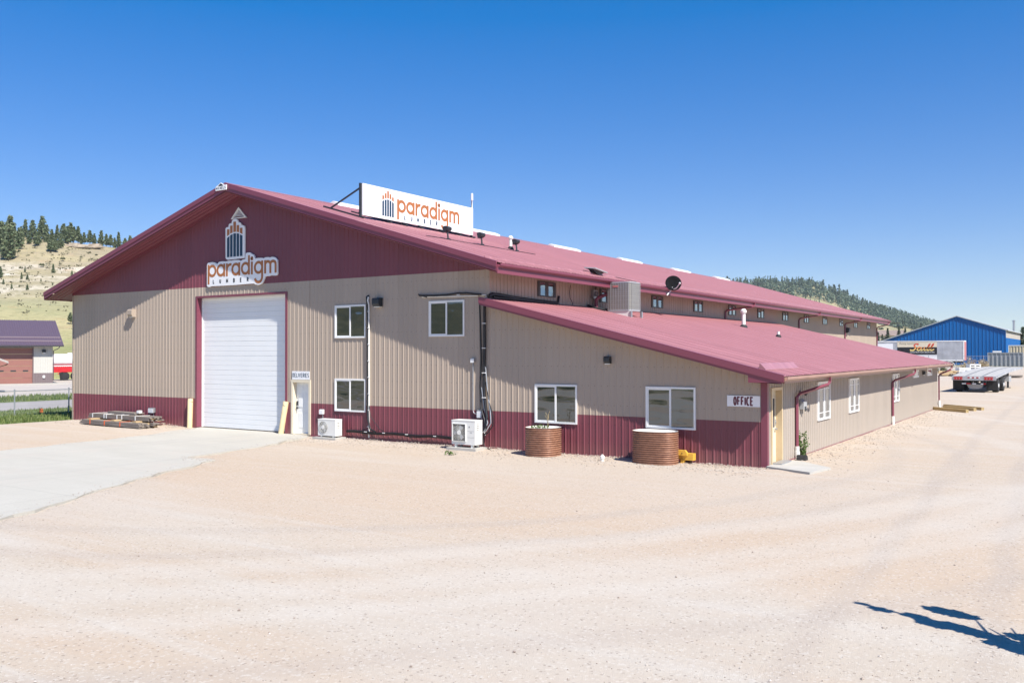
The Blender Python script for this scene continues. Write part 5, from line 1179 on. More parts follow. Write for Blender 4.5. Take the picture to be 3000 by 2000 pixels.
def wheel(x, y, w_, R_=.51):
    T_ = Matrix.Translation((x, y, R_)) @ Matrix.Rotation(math.pi / 2, 4, 'Y')
    m = MB(); m.lathe([(.29, -w_ / 2), (R_ - .05, -w_ / 2), (R_, -w_ / 2 + .05), (R_, w_ / 2 - .05), (R_ - .05, w_ / 2), (.29, w_ / 2)], 28, (0, 0, 0), T_); o = m.build('wheel', M['rubber'], TR, smooth=True)
    m = MB(); m.lathe([(.30, w_ / 2 - .02), (.27, w_ / 2 - .06), (.24, w_ / 2 - .05), (.12, w_ / 2 + .02), (.001, w_ / 2 + .03)] if x > 0 else [(.30, -w_ / 2 + .02), (.27, -w_ / 2 + .06), (.12, -w_ / 2 - .02), (.001, -w_ / 2 - .03)], 20, (0, 0, 0), T_); m.build('rim', M['tank_white'], o, smooth=True)
for y in (1.6, 4.3):
    wheel(1.22, y, .42); wheel(-1.22, y, .42)
for x in (-1.16, 1.10):
    m = MB(); m.b(x - .36, x + .36, .72, .735, .16, TZ - .28); m.build('mud_flap', M['rubber'], TR)
m = MB()
for x in (-.85, .85):
    m.b(x - .07, x + .07, 11.2, 11.34, .06, dz(11) - .2); m.b(x - .2, x + .2, 11.1, 11.44, .0, .05); m.tube([(x, 11.3, .75), (x, 10.6, dz(10.6) - .2)], .04, 6); m.tube([(x, 11.3, .75), (x * .2, 11.3, dz(11) - .2)], .035, 6)
m.build('landing_leg', M['dark_metal'], TR)
m = MB(); m.b(.9, 1.25, 8.6, 10.0, .62, 1.02); m.build('tool_box', M['grey_paint'], TR)

# blue building
BY = 157.6
bb = thing('blue_shed', 'large bright blue steel shed with a pale roof behind the parked trailers', 'building', (-13.8, BY, 0.8)); fB = lambda u, v, d: Vector((u, BY - d, v))
apx = (-13.81, 9.72); bl = (-28.5, 4.66); br = (-5.87, 7.08); bL = 40
m = MB(); pr_ = [(0, 0), (.03, .05), (.12, .05), (.15, 0)]
slope = lambda x: apx[1] - (apx[0] - x) * (apx[1] - bl[1]) / (apx[0] - bl[0]) if x < apx[0] else apx[1] - (x - apx[0]) * (apx[1] - br[1]) / (br[0] - apx[0])
ribs(m, fB, bl[0], apx[0], .2, slope, prof=pr_, pitch=.60); ribs(m, fB, apx[0], br[0], .2, slope, prof=pr_, pitch=.60)
ribs(m, lambda u, v, d: Vector((br[0] + d, u, v)), BY, BY + bL, .2, br[1] - 1.35, prof=pr_, pitch=.60); m.quad((bl[0], BY, .2), (bl[0], BY + bL, .2), (bl[0], BY + bL, bl[1]), (bl[0], BY, bl[1]))
m.build('wall', M['blue'], bb)
m = MB(); m.quad((br[0] + .03, BY, br[1] - 1.35), (br[0] + .03, BY + bL, br[1] - 1.35), (br[0] + .03, BY + bL, br[1]), (br[0] + .03, BY, br[1])); m.build('light_panel', M['lot'], bb)
m = MB()
for (xa, za), (xb, zb) in (((bl[0] - .3, bl[1] - .1), apx), (apx, (br[0] + .35, br[1] - .10))): m.prism([(xa, za), (xb, zb), (xb, zb + .16), (xa, za + .16)], lambda u, v, d: Vector((u, d, v)), BY - .25, BY + bL + .2)
bro = m.build('roof', M['pale_roof'], bb)
m = MB(); m.lathe([(.22, 0), (.22, 2.1), (.30, 2.1), (.30, 2.25), (.001, 2.4)], 12, (-6.4, BY + 26, slope(-6.9) - .1)); m.build('chimney', M['grey_metal'], bro, smooth=True)
# box trailer with banner
SY = 127.0; stl = thing('box_trailer', 'silver box trailer with a black and cream banner parked by the blue shed', 'trailer', (-15.5, SY, 0.85)); fT = lambda u, v, d: Vector((u, SY - d, v))
sx = lambda px: (polar(px, 1) - CAM.xy.to_3d())
def atY(px, Y): d = sx(px); return CAM.x + d.x * (Y - CAM.y) / d.y
def zY(px, v, Y):
    d = sx(px); D = (Y - CAM.y) / d.y; return 3.2 + (1032 - v) * D / F
xa, xb = atY(2560, SY) - 2.0, atY(2824, SY); zt, zb = zY(2824, 999, SY), zY(2824, 1058, SY)
m = MB(); ribs(m, fT, xa, xb, zb + .12, zt - .12, prof=[(0, 0), (.02, .012), (.06, .012), (.08, 0)], pitch=1.22); m.b(xa, xb, SY + .02, SY + 2.5, zb, zt); m.build('body', M['alu'], stl)
m = MB(); m.b(xa - .02, xb + .03, SY - .03, SY + 2.55, zt - .14, zt + .02); m.b(xa - .02, xb + .03, SY - .03, SY + .03, zb - .05, zb + .14); m.b(xb - .12, xb + .05, SY - .03, SY + .05, zb, zt - .15); m.build('frame_rail', M['white'], stl)
m = MB(); m.b(xb + .002, xb + .06, SY + .06, SY + 2.45, zb + .05, zt - .16); m.build('rear_door', M['tail_pink'], stl)
m = MB(); x0_, x1_ = atY(2560, SY), atY(2616, SY); bx(m, fT, x0_, x1_, zb + .5, zt - .40, .016, .03); m.build('white_panel', M['sign_white'], stl)
x0_, x1_ = atY(2629, SY), atY(2745, SY); zm = zY(2740, 1018, SY); zz0, zz1 = zY(2740, 1039, SY), zY(2740, 1001, SY)
m = MB(); bx(m, fT, x0_, x1_, zm, zz1, .016, .03); bo = m.build('banner', M['cream'], stl)
m = MB(); bx(m, fT, x0_, x1_, zz0, zm - .002, .016, .031); m.build('banner_band', M['black'], bo)
m = MB(); bx(m, fT, xa + .3, x1_, zb + .06, zz0 - .12, .016, .028); m.build('lower_band', M['sign_white'], bo)
def text(body, name, mat, parent, fn, x, z, h, width=None, shear=0.0):
    c = bpy.data.curves.new('txt', 'FONT'); c.body = body; c.size = h; c.shear = shear; c.resolution_u = 3
    o = bpy.data.objects.new('txt', c); COL.objects.link(o); dg = bpy.context.evaluated_depsgraph_get(); me = bpy.data.meshes.new_from_object(o.evaluated_get(dg))
    bpy.data.objects.remove(o); bpy.data.curves.remove(c)
    xs_ = [v.co.x for v in me.vertices]; k = (width / (max(xs_) - min(xs_))) if width else 1
    mb = MB(); mb.add([fn(x + (v.co.x - min(xs_)) * k, z + v.co.y, 0) for v in me.vertices], [tuple(p.vertices) for p in me.polygons]); bpy.data.meshes.remove(me)
    return mb.build(name, mat, parent, fix=False)
fT2 = lambda u, v, d: fT(u, v, .034 + d)
text('Raising expectations', 'small_lettering', M['dark_metal'], bo, fT2, x0_ + .3, zY(2660, 1009.5, SY), .38, 2.9, .25)
text('CONSTRUCTION SERVICE INC.', 'small_lettering', M['vinyl'], bo, fT2, atY(2666, SY), zY(2700, 1034.5, SY), .30, atY(2739, SY) - atY(2666, SY))
SCM, t, b = newmat('flame_print'); tc = N(t, 'TexCoord'); sp_ = N(t, 'SeparateXYZ'); t.links.new(tc.outputs['Object'], sp_.inputs[0]); mr = N(t, 'MapRange'); zs0 = zY(2700, 1028, SY); mr.inputs[1].default_value = zs0 - .85; mr.inputs[2].default_value = zs0 - .85 + .8; t.links.new(sp_.outputs[2], mr.inputs[0])
t.links.new(ramp(t, mr.outputs[0], [(0.1, (.80, .62, .22)), (0.6, (.80, .25, .06)), (1, (.65, .10, .06))]), b.inputs['Base Color'])
m = MB(); hh_ = .75; xs0, xs1 = atY(2669, SY), atY(2738, SY); sh = .28
def scr(pts, wd_=.17):
    ribbon(m, [(xs0 + (u + v * sh) * (xs1 - xs0) / 4.1, zs0 + v * hh_) for u, v in pts], wd_, fT2, 0, .004)
scr([(.95, 1.15), (.75, 1.4), (.4, 1.35), (.25, 1.05), (.55, .75), (.65, .4), (.4, .05), (-.05, .05), (-.2, .25)], .2)
scr([(1.5, .62), (1.25, .7), (1.0, .45), (1.05, .12), (1.3, .02), (1.6, .2)]); scr([(1.7, .7), (1.65, .25), (1.8, .02), (2.1, .2), (2.2, .7), (2.2, .15), (2.4, .02), (2.55, .2)])
scr([(2.6, .3), (2.95, 1.0), (2.95, 1.35), (2.8, 1.3), (2.7, .6), (2.75, .1), (2.95, .02), (3.15, .2)]); scr([(3.2, .3), (3.55, 1.0), (3.55, 1.4), (3.4, 1.3), (3.3, .6), (3.35, .1), (3.6, .02), (3.95, .3)])
m.build('red_yellow_lettering', SCM, bo, fix=False)
m = MB(); gz = .86
for x in (xb - 2.2, xb - 3.5, xa + 9.0):
    for y in (SY + .15, SY + 2.1): m.lathe([(.28, -.15), (.48, -.15), (.52, -.08), (.52, .12), (.28, .15)], 18, (0, 0, 0), Matrix.Translation((x, y, gz + .5)) @ Matrix.Rotation(math.pi / 2, 4, 'X'))
m.build('wheel', M['rubber'], stl, smooth=True)
m = MB(); m.b(xa + 1, xb - .3, SY + .8, SY + 1.7, zb - .3, zb); m.b(xb - 4.2, xb - 1.5, SY + .6, SY + 1.9, gz + .45, zb - .3); m.build('chassis', M['dark_metal'], stl)
# steel dumpster, ribbed container
DY = 144.0; dp = thing('dumpster', 'grey steel dumpster with upright ribs beyond the flatbed trailer', 'dumpster', (-5, DY, .8)); fD = lambda u, v, d: Vector((u, DY - d, v))
xa, xb = atY(2894, DY), atY(2996, DY); zt, zb = zY(2940, 1034, DY), .72
m = MB(); m.b(xa, xb, DY, DY + 2.3, zb, zt - .1); m.build('box', M['grey_paint'], dp)
m = MB(); m.b(xa - .06, xb + .06, DY - .10, DY + .02, zt - .16, zt)
for k in range(9):
    x = xa + (xb - xa) * k / 8; m.b(x - .07, x + .07, DY - .12, DY, zb, zt - .16)
m.build('rib', M['grey_metal'], dp)
m = MB(); m.b(atY(2907, DY), atY(2931, DY), DY + .6, DY + 1.6, zt - .1, zt + .28); m.build('top_box', M['pvc'], dp)
CY = 160.0 - 9; cn = thing('container', 'tan corrugated shipping container at the right edge behind the dumpster', 'container', (-3, CY, .8))
xa, xb = atY(2955, CY), atY(2955, CY) + 6.1; zt = zY(2970, 1013, CY)
m = MB(); ribs(m, lambda u, v, d: Vector((u, CY - d, v)), xa, xb, .7, zt - .1, prof=[(0, 0), (.05, -.06), (.22, -.06), (.27, 0)], pitch=.46); m.b(xa + .01, xb - .01, CY + .08, CY + 2.4, .7, zt - .02); m.build('body', M['container_tan'], cn)
m = MB(); m.b(xa - .05, xb + .05, CY - .03, CY + .07, zt - .12, zt + .02); m.b(xa - .05, xa + .06, CY - .03, CY + .07, .7, zt - .12); m.build('frame_rail', M['pvc'], cn)
# chain-link fence on the right
def chain_fence(name, label, pts, h, mesh_step, loc):
    t = thing(name, label, 'fence', loc)
    for (x, y) in pts:
        m = MB(); z = H(x, y) - .1; m.tube([(x, y, z), (x, y, z + h + .16)], .035, 8); m.lathe([(.045, 0), (.045, .03), (.001, .06)], 8, (x, y, z + h + .15)); m.build('post', M['chain'], t, smooth=True)
    m = MB(); m.tube([(x, y, H(x, y) + h) for x, y in pts], .022, 6); m.build('rail', M['chain'], t)
    m = MB()
    for (x0, y0), (x1, y1) in zip(pts, pts[1:]):
        L = math.hypot(x1 - x0, y1 - y0); n = int(L / mesh_step); 
        for k in range(-int(h / mesh_step), n + 1):
            for s in (0, 1):
                a0, a1 = k * mesh_step, k * mesh_step + h
                lo, hi = max(0, a0), min(L, a1)
                if hi <= lo: continue
                za, zb_ = (lo - a0), (hi - a0)
                if s: za, zb_ = h - za, h - zb_
                f = lambda a, zz: (x0 + (x1 - x0) * a / L, y0 + (y1 - y0) * a / L, H(x0, y0) + zz)
                p, q_ = Vector(f(lo, za)), Vector(f(hi, zb_)); m.tube([p, q_], .0022 if h < 1.5 else .004, 3, False)
    m.build('wire_mesh', M['chain'], t, fix=False)
    return t
FY = 121.5
chain_fence('chain_link_fence', 'tall chain link fence in front of the box trailer and the blue shed', [(atY(p, FY), FY) for p in (2640, 2720, 2801, 2881, 2960, 3040)], 1.72, .35, (-8, FY, .8))
chain_fence('chain_link_fence', 'low chain link fence on the grass verge left of the warehouse', [(-40.2, -9.3), (-40.2, -6.2), (-40.25, -3.1), (-40.3, 0.0), (-40.3, 3.0), (-40.35, 6.0), (-40.4, 9.0), (-40.4, 12), (-40.4, 15)], 1.28, .09, (-40.3, 0, -.1))
# yard clutter beyond the wing
def slatcrate(label, px0, px1, D, h, mat='vinyl'):
    p0, p1 = polar(px0, D), polar(px1, D); wv_ = (p1 - p0).length; c = (p0 + p1) / 2; z = H(c.x, c.y)
    t = thing('pallet_crate', label, 'crate', (c.x, c.y, z), math.atan2(p1.y - p0.y, p1.x - p0.x), world=False); m = MB()
    for k in range(3): m.b(-wv_ / 2 + (wv_ - .12) * k / 2, -wv_ / 2 + (wv_ - .12) * k / 2 + .12, -.5, .5, 0, h)
    m.build('upright', M[mat], t); m = MB()
    for zz in (.12, h * .55, h - .12): m.b(-wv_ / 2, wv_ / 2, -.54, -.505, zz, zz + .11); m.b(-wv_ / 2, wv_ / 2, -.5, .5, zz - .02, zz - .001)
    m.build('slat', M[mat], t); m = MB(); m.b(-wv_ / 2 + .1, wv_ / 2 - .1, -.42, .42, h * .2, h * .5); m.build('stacked_sheets', M['grey_paint'], t)
slatcrate('lower white slatted pallet crate left of the taller crate beyond the wing', 2804, 2834, 112, .62); slatcrate('taller white slatted pallet crate right of the other crate beyond the wing', 2835, 2867, 115, .95)
def pile(label, px0, px1, D, n, mat, h=.10):
    p0, p1 = polar(px0, D), polar(px1, D); c = (p0 + p1) / 2; z = H(c.x, c.y); L = (p1 - p0).length
    t = thing('timber_pile', label, 'lumber', (c.x, c.y, z), math.atan2(p1.y - p0.y, p1.x - p0.x), world=False)
    for k in range(n):
        m = MB(); T = Matrix.Translation((U(-.2, .2), U(-.5, .5), (k // 3) * h)) @ Matrix.Rotation(U(-.12, .12), 4, 'Z'); m.b(-L / 2 * U(.6, 1), L / 2 * U(.6, 1), -.13, .13, 0, h * .9, T); m.build('board', M[mat], t)
pile('pale timber pile at the far end of the office wing', 2750, 2790, 104, 12, 'wood_tan', .13); pile('dark timber pile left of the white pallet crates', 2788, 2812, 103, 6, 'wood_grey', .14); pile('low scattered timber pile under the front of the flatbed trailer', 2948, 2996, 98, 7, 'wood_grey', .10)
pile('long pale timber pile behind the pale pile at the wing end', 2752, 2800, 110, 9, 'wood_tan', .12)
c = polar(2782, 117); hp = thing('wire_hoop', 'large pale hoop standing on edge beyond the end of the wing', 'hoop', (c.x, c.y, H(c.x, c.y))); m = MB(); m.tube([(c.x + a, c.y, H(c.x, c.y) + .62 + b_) for a, b_ in arc(0, 0, .62, .62, 0, 360, 28)], .03, 6, False); m.tube([(c.x - .7 + a, c.y + .3, H(c.x, c.y) + .6 + b_) for a, b_ in arc(0, 0, .6, .6, 0, 360, 28)], .03, 6, False); m.build('ring', M['pvc'], hp)
def weedclump(label, px, D, w_, h, mat, n):
    c = polar(px, D); z = H(c.x, c.y); t = thing('weed_clump', label, 'plant', (c.x, c.y, z)); m = MB()
    for k in range(n):
        a = random.gauss(0, w_ / 2.4); p = Vector((c.x + a, c.y + random.gauss(0, .4), z)); q_ = p + Vector((U(-.35, .35), U(-.2, .2), h * U(.5, 1.1) * math.exp(-(a / w_) ** 2))); m.tube([p, q_], [.022, .006], 3, False)
        for j in range(2): m.leaf(p.lerp(q_, U(.5, 1)), U(.03, .08), 1.6)
    m.build('foliage', M[mat], t, fix=False)
weedclump('dry straw-coloured weeds left of the dumpster', 2880, 128, 1.0, 1.3, 'straw', 110); weedclump('dry weeds against the rear of the box trailer', 2824, 119, .55, 1.1, 'straw', 60); weedclump('grey-green weeds below the end of the wing eave', 2762, 116, 1.0, .7, 'shrub', 70)
weedclump('dry weeds at the foot of the blue shed behind the white crates', 2842, 140, .8, 1.6, 'straw', 45)
# timbers at the far corner of the wing
for i, (a, b_, z, l) in enumerate((((-.2, 30.9), (1.95, 28.9), -.1, 'nearest of the three greenish timbers on the gravel at the far corner of the wing'), ((.35, 32.3), (2.15, 30.6), -.1, 'middle of the three greenish timbers on the gravel at the far corner of the wing'), ((.2, 33.8), (2.45, 31.5), -.1, 'farthest of the three greenish timbers on the gravel at the far corner of the wing'))):
    d = Vector((b_[0] - a[0], b_[1] - a[1], 0)); L = d.length; ang = math.atan2(d.y, d.x); m = MB(); m.b(-L / 2, L / 2, -.09, .09, 0, .17)
    o = m.build('timber', M['wood_green']); o.location = ((a[0] + b_[0]) / 2, (a[1] + b_[1]) / 2, z); o.rotation_euler = (0, 0, ang); tag(o, l, 'timber', 'timbers at the far corner of the wing')

# ------------------------------------------------------------------ LEFT BACKGROUND
GA = Vector((-.411, -.911, 0)).normalized(); GB = Vector((-.911, .411, 0)).normalized(); GO = Vector((-87.06, 28.65, -.1))
gr = thing('garage', 'pale steel garage with a brown overhead door and plum roof left of the warehouse', 'garage', tuple(GO))
fGa = lambda u, v, d: GO + GA * u - GB * d + Vector((0, 0, v)); GL, GD, GE, GRZ = 16.0, 15.6, 4.05, 6.95
D0, D1, DH = 1.92, 6.9, 3.82
def gwall(v0, v1, mat, name):
    m = MB()
    for a, b_ in ((0, D0), (D1, GL)): ribs(m, fGa, a, b_, v0, v1)
    for y in (0.0,): ribs(m, lambda u, v, d: GO + GB * u - GA * d + Vector((0, 0, v)), 0.0, GD, v0, v1)
    m.build(name, mat, gr)
gwall(0, 1.15, M['garage_base'], 'wainscot'); gwall(1.15, GE, M['garage_wall'], 'wall')
m = MB(); ribs(m, fGa, D0, D1, DH, GE); P0 = [GO + Vector((0, 0, GE)), GO + GB * GD + Vector((0, 0, GE)), GO + GB * GD / 2 + Vector((0, 0, GRZ - .2))]; m.add(P0, [(0, 1, 2)]); m.build('gable', M['garage_wall'], gr)
m = MB()
for s in (0, 1):
    f = (lambda a, t_, d: GO + GA * a + GB * (-.85 + (GD / 2 + .85) * t_ if not s else GD + .85 - (GD / 2 + .85) * t_) + Vector((0, 0, GE - .02 + (GRZ - GE) * t_ + d)))
    ribs(m, lambda u, v, d: f(u, v, .12 + d), -1.0, GL + 1, 0.0, 1.0, prof=[(0, 0), (.02, .03), (.06, .03), (.08, 0)]); m.quad(f(-1, 0, 0), f(GL + 1, 0, 0), f(GL + 1, 1, 0), f(-1, 1, 0))
    m.add([f(-1, 0, 0), f(GL + 1, 0, 0), f(GL + 1, 0, .12), f(-1, 0, .12)], [(0, 1, 2, 3)]); m.add([f(-1, 0, 0), f(-1, 1, 0), f(-1, 1, .12), f(-1, 0, .12)], [(0, 1, 2, 3)])
    if not s:
        for t_ in (.14, .28): m.add([f(-.9, t_, .12), f(GL, t_, .12), f(GL, t_ + .012, .22), f(-.9, t_ + .012, .22)], [(0, 1, 2, 3)])
m.build('roof', M['garage_roof'], gr, fix=False)
m = MB(); fq = lambda u, v, d: fGa(u, v, d)
bx(m, fq, -1.0, GL + 1, GE - .06, GE + .04, .85, .96); m.build('gutter', M['dark_metal'], gr)
m = MB(); m.tube([fGa(-.6, GE - .05, .85), fGa(-.5, GE - .25, .8), fGa(-.07, GE - .5, .1), fGa(-.07, .3, .08)], .05, 6); m.build('downspout', M['garage_roof'], gr)
m = MB()
for k in range(6): bx(m, fGa, D0, D1, DH * k / 6 + .008, DH * (k + 1) / 6 - .008, -.25, -.18)
gdo = m.build('overhead_door', M['garage_brown'], gr)
m = MB()
for k in range(4): bx(m, fGa, D0 + .65 + 1.15 * k - .25, D0 + .65 + 1.15 * k + .27, 1.33, 1.47, -.178, -.165)
m.build('window', M['dark_metal'], gdo)
m = MB()
for a in ((D0 - .1, D0, 0, DH), (D1, D1 + .1, 0, DH), (D0 - .1, D1 + .1, DH, DH + .12)): bx(m, fGa, *a, -.26, .03)
m.build('door_frame', M['garage_base'], gdo)
m = MB(); bx(m, fGa, D0, D1, -.02, 0.006, -.3, 0.05); m.build('sill', M['concrete'], gdo)
gl_ = thing('wall_light', 'small dark wall light on the garage under its eave', 'light', tuple(fGa(.85, 3.4, 0))); m = MB(); m.prism([(0.02, 3.35), (.2, 3.35), (.26, 3.5), (.2, 3.65), (.02, 3.65)], lambda a, b_, e: fGa(.85 + e, b_, a), -.17, .17); m.build('housing', M['dark_metal'], gl_); m = MB(); bx(m, fGa, .72, .98, 3.27, 3.345, .03, .2); m.build('lens', M['vinyl'], gl_)
go = thing('outlet_box', 'small white box low on the garage wall', 'electric box', tuple(fGa(.85, .75, 0))); m = MB(); bx(m, fGa, .74, .96, .62, .88, .02, .12); m.build('box', M['vinyl'], go)
ga = MB(); ga.prism([(-1.2, .0), (GL, .0), (GL, 4.0), (-1.2, 3.2)], lambda u, v, d: fGa(u, d, v), .045, -.2); struct('concrete_apron', ga, M['pad'])
# tank trailer beside the garage
tk = thing('tank_trailer', 'white tank trailer on a red chassis half hidden behind the warehouse corner', 'trailer', (-95.5, 36.5, -.1)); A0 = polar(140, 107); A1 = polar(300, 112); td = (A1 - A0).normalized(); tn = Vector((td.y, -td.x, 0)); LN = (A1 - A0).length
if tn.dot(CAM - A0) < 0: tn = -tn
fK = lambda a, d, z: A0 + td * a + tn * d + Vector((0, 0, z - .1))
rot = Matrix.Translation(fK(0, 0, 2.43)) @ td.to_track_quat('Z', 'Y').to_matrix().to_4x4()
m = MB(); m.lathe([(.001, -.3), (.45, -.22), (.70, 0), (.74, .25), (.74, LN - .2), (.6, LN + .1), (.001, LN + .3)], 36, (0, 0, 0), rot); m.build('tank', M['tank_white'], tk, smooth=True)
m = MB(); m.tube([fK(a, 0, 3.17) for a in (2.3, 2.9)], .12, 10); m.build('hatch', M['tank_white'], tk)
m = MB(); kb = [fK(a, .95, 1.55) for a in (0, LN)]
m.add([fK(0, .8, .98), fK(LN, .8, .98), fK(LN, .8, 1.68), fK(0, .8, 1.68), fK(0, -.8, .98), fK(LN, -.8, .98), fK(LN, -.8, 1.68), fK(0, -.8, 1.68)], [(0, 1, 2, 3), (4, 7, 6, 5), (3, 2, 6, 7), (0, 4, 5, 1), (0, 3, 7, 4), (1, 5, 6, 2)])
m.build('chassis', M['red'], tk)
m = MB()
for k in range(int(LN / .25)): m.add([fK(k * .25, .81, 1.74), fK(k * .25 + .12, .81, 1.66), fK(k * .25 + .25, .81, 1.74)], [(0, 1, 2)])
m.add([fK(0, .812, 1.74), fK(LN, .812, 1.74), fK(LN, .812, 1.80), fK(0, .812, 1.80)], [(0, 1, 2, 3)]); m.build('edge_trim', M['vinyl'], tk, fix=False)
m = MB(); m.tube([fK(1.0 + a, .8, b_) for a, b_ in ((-.15, .75), (.15, 1.02), (.5, 1.1), (2.2, 1.1), (2.6, 1.0))], .05, 6); m.build('fender', M['red'], tk)
m = MB(); m.add([fK(.9, .95, .95), fK(1.35, .95, 1.0), fK(1.3, .8, .10), fK(1.1, .8, .08)], [(0, 1, 2, 3)]); m.build('mud_flap', M['rubber'], tk)
for a in (1.75, 2.95):
    T_ = Matrix.Translation(fK(a, .55, .5)) @ tn.to_track_quat('Z', 'Y').to_matrix().to_4x4(); m = MB(); m.lathe([(.28, -.2), (.46, -.2), (.5, -.1), (.5, .2), (.28, .22)], 20, (0, 0, 0), T_); o = m.build('wheel', M['rubber'], tk, smooth=True); m = MB(); m.lathe([(.28, .12), (.2, .05), (.08, .18), (.001, .2)], 16, (0, 0, 0), T_); m.build('rim', M['tank_white'], o, smooth=True)
# shed corner at the left edge
SHP = polar(25, 74); sd = thing('shed', 'small gabled shed with a pale fascia at the left edge of the picture', 'shed', (SHP.x - 2, SHP.y - 3, -.1)); q0 = Vector((SHP.x, SHP.y, 2.38)); a_ = (polar(-100, 74) - polar(25, 74)).normalized(); b0_ = (q0.xy - CAM.xy).to_3d().normalized()
fH = lambda a, d, z: Vector((q0.x, q0.y, 0)) + a_ * a + b0_ * d + Vector((0, 0, z)); m = MB()
for s in (0, 1):
    f = lambda t_, d, e: fH(t_ * 2.2 if not s else 4.4 - t_ * 2.2, d, 2.34 + t_ * .8 + e)
    m.add([f(0, -.3, 0), f(1, -.3, 0), f(1, 4, 0), f(0, 4, 0), f(0, -.3, .14), f(1, -.3, .14), f(1, 4, .14), f(0, 4, .14)], [(0, 1, 2, 3), (4, 7, 6, 5), (0, 4, 5, 1), (1, 5, 6, 2), (2, 6, 7, 3), (3, 7, 4, 0)])
m.build('roof', M['lot'], sd)
m = MB(); m.add([fH(1.2, 0, -.1), fH(3.4, 0, -.1), fH(3.4, 0, 2.5), fH(2.2, 0, 3.0), fH(1.2, 0, 2.6), fH(1.2, 3.7, -.1), fH(3.4, 3.7, -.1), fH(3.4, 3.7, 2.5), fH(2.2, 3.7, 3.0), fH(1.2, 3.7, 2.6)], [(0, 1, 2, 3, 4), (5, 9, 8, 7, 6), (0, 4, 9, 5), (1, 6, 7, 2), (0, 5, 6, 1)]); m.build('wall', M['bronze'], sd)
m = MB(); m.tube([fH(.1, -.1, 2.36), fH(.12, -.08, 2.25), fH(.9, -.05, 2.02), fH(1.12, -.05, 1.9), fH(1.14, -.05, .2)], .04, 6); m.build('downspout', M['bark'], sd)
of_ = MB(); of_.b(-41.24, -41.10, 1.86, 1.99, -.1, .06); of_.prism([(-41.27, .06), (-41.07, .06), (-41.17, .14)], lambda u, v, d: Vector((u, d, v)), 1.86, 1.99); tag(of_.build('marker_cap', M['skin_orange'], origin=(-41.2, 1.9, -.1)), 'small orange marker standing in the grass by the low fence', 'marker')

# ------------------------------------------------------------------ TREES
def pine_proto(seed, h, rad, base, mat, nb=16, dens=5, leafs=6, ls=.42, droop=.25):
    random.seed(seed); t = thing('pine_tree', '', 'tree', (0, 0, 0), world=False)
    m = MB(); bend = U(-.03, .03) * h; m.tube([(0, 0, -.6), (bend * .3, 0, h * .35), (bend * .7, bend * .3, h * .7), (bend, bend * .4, h * .97)], [h * .020, h * .016, h * .010, h * .003], 6); trunk = m
    c = MB()
    for i in range(nb):
        f = i / (nb - 1); z = h * (base + (1 - base) * f); rr = rad * (max(0.06, (1 - f)) ** .75) * (0.55 + .45 * min(1, f * 5)) * U(.7, 1.2); k = max(2, int(dens * (1 - f * .5)))
        a0 = U(0, 6.28)
        for q in range(k):
            if R() < .14: continue
            a = a0 + 6.28 * q / k + U(-.4, .4); r_ = rr * U(.6, 1.15); dx = Vector((math.cos(a), math.sin(a), 0)); ctr = Vector((bend * f, bend * .4 * f, 0)); z1 = z + U(-.2, .3) * h * .04
            tip = ctr + dx * r_ + Vector((0, 0, z1 - droop * r_ * U(0, 1) + .12 * r_)); b0 = ctr + Vector((0, 0, z1))
            trunk.tube([b0, tip], [h * .005, h * .001], 3, False)
            for j in range(leafs):
                s = U(.30, 1.05); p = b0.lerp(tip, s) + Vector((random.gauss(0, .10 * rad), random.gauss(0, .10 * rad), random.gauss(0, .055 * rad + .06))); c.leaf(p, ls * U(.6, 1.25), U(.7, 1.5))
    for j in range(14): c.leaf(Vector((bend + random.gauss(0, .10), bend * .4 + random.gauss(0, .1), h * U(.90, 1.02))), ls * U(.4, .8), 1.6)
    trunk.build('trunk', M['bark'], t, fix=False); c.build('crown', M[mat], t, fix=False)
    return t
def place(proto, used, loc, scale, label, group):
    if proto.name not in used:
        used.add(proto.name); proto.location = loc; proto.rotation_euler = (0, 0, U(0, 6.28)); proto.scale = (scale,) * 3; proto['label'] = label; proto['group'] = group; return proto
    return dup(proto, loc, U(0, 6.28), scale, label, group)
used = set()
PL = [pine_proto(11, 12, 3.6, .18, 'needles', 18, 7, 12, .42), pine_proto(12, 12, 3.3, .08, 'needles', 19, 7, 12, .42), pine_proto(13, 12, 4.2, .22, 'needles', 17, 7, 13, .46, .1), pine_proto(14, 12, 2.9, .05, 'needles', 20, 7, 11, .40)]
random.seed(21)
hp_ = {p.name: 12.0 for p in PL}
LT = [(4, 735, 648, 0), (25, 754, 655, 1), (26, 702, 631, 2), (55, 727, 665, 0), (72, 692, 640, 3), (94, 699, 642, 0), (107, 718, 675, 2), (122, 697, 631, 0), (135, 706, 655, 1), (147, 735, 690, 2), (160, 735, 694, 2), (165, 694, 654, 3), (176, 725, 680, 0), (185, 702, 653, 2), (197, 712, 660, 0), (206, 701, 646, 1), (215, 707, 662, 2), (227, 708, 660, 0), (262, 709, 669, 2), (275, 713, 680, 0), (295, 713, 669, 1), (310, 714, 678, 0), (322, 716, 681, 2), (347, 719, 673, 3), (380, 722, 680, 0), (405, 728, 680, 2), (40, 700, 655, 1), (14, 712, 668, 0), (84, 712, 678, 0), (245, 709, 676, 0), (335, 719, 690, 1), (290, 714, 690, 0), (150, 706, 668, 0), (236, 710, 682, 1), (112, 706, 668, 1), (60, 697, 660, 0), (365, 722, 690, 2), (2, 700, 645, 0), (-40, 720, 640, 1), (-90, 735, 650, 0), (-20, 702, 640, 2)]
LBL = ['tall pine', 'full pine', 'broad open pine', 'slim pine']
def rank(i): return ['', '']
order = sorted(range(len(LT)), key=lambda i: LT[i][0])
prev = None
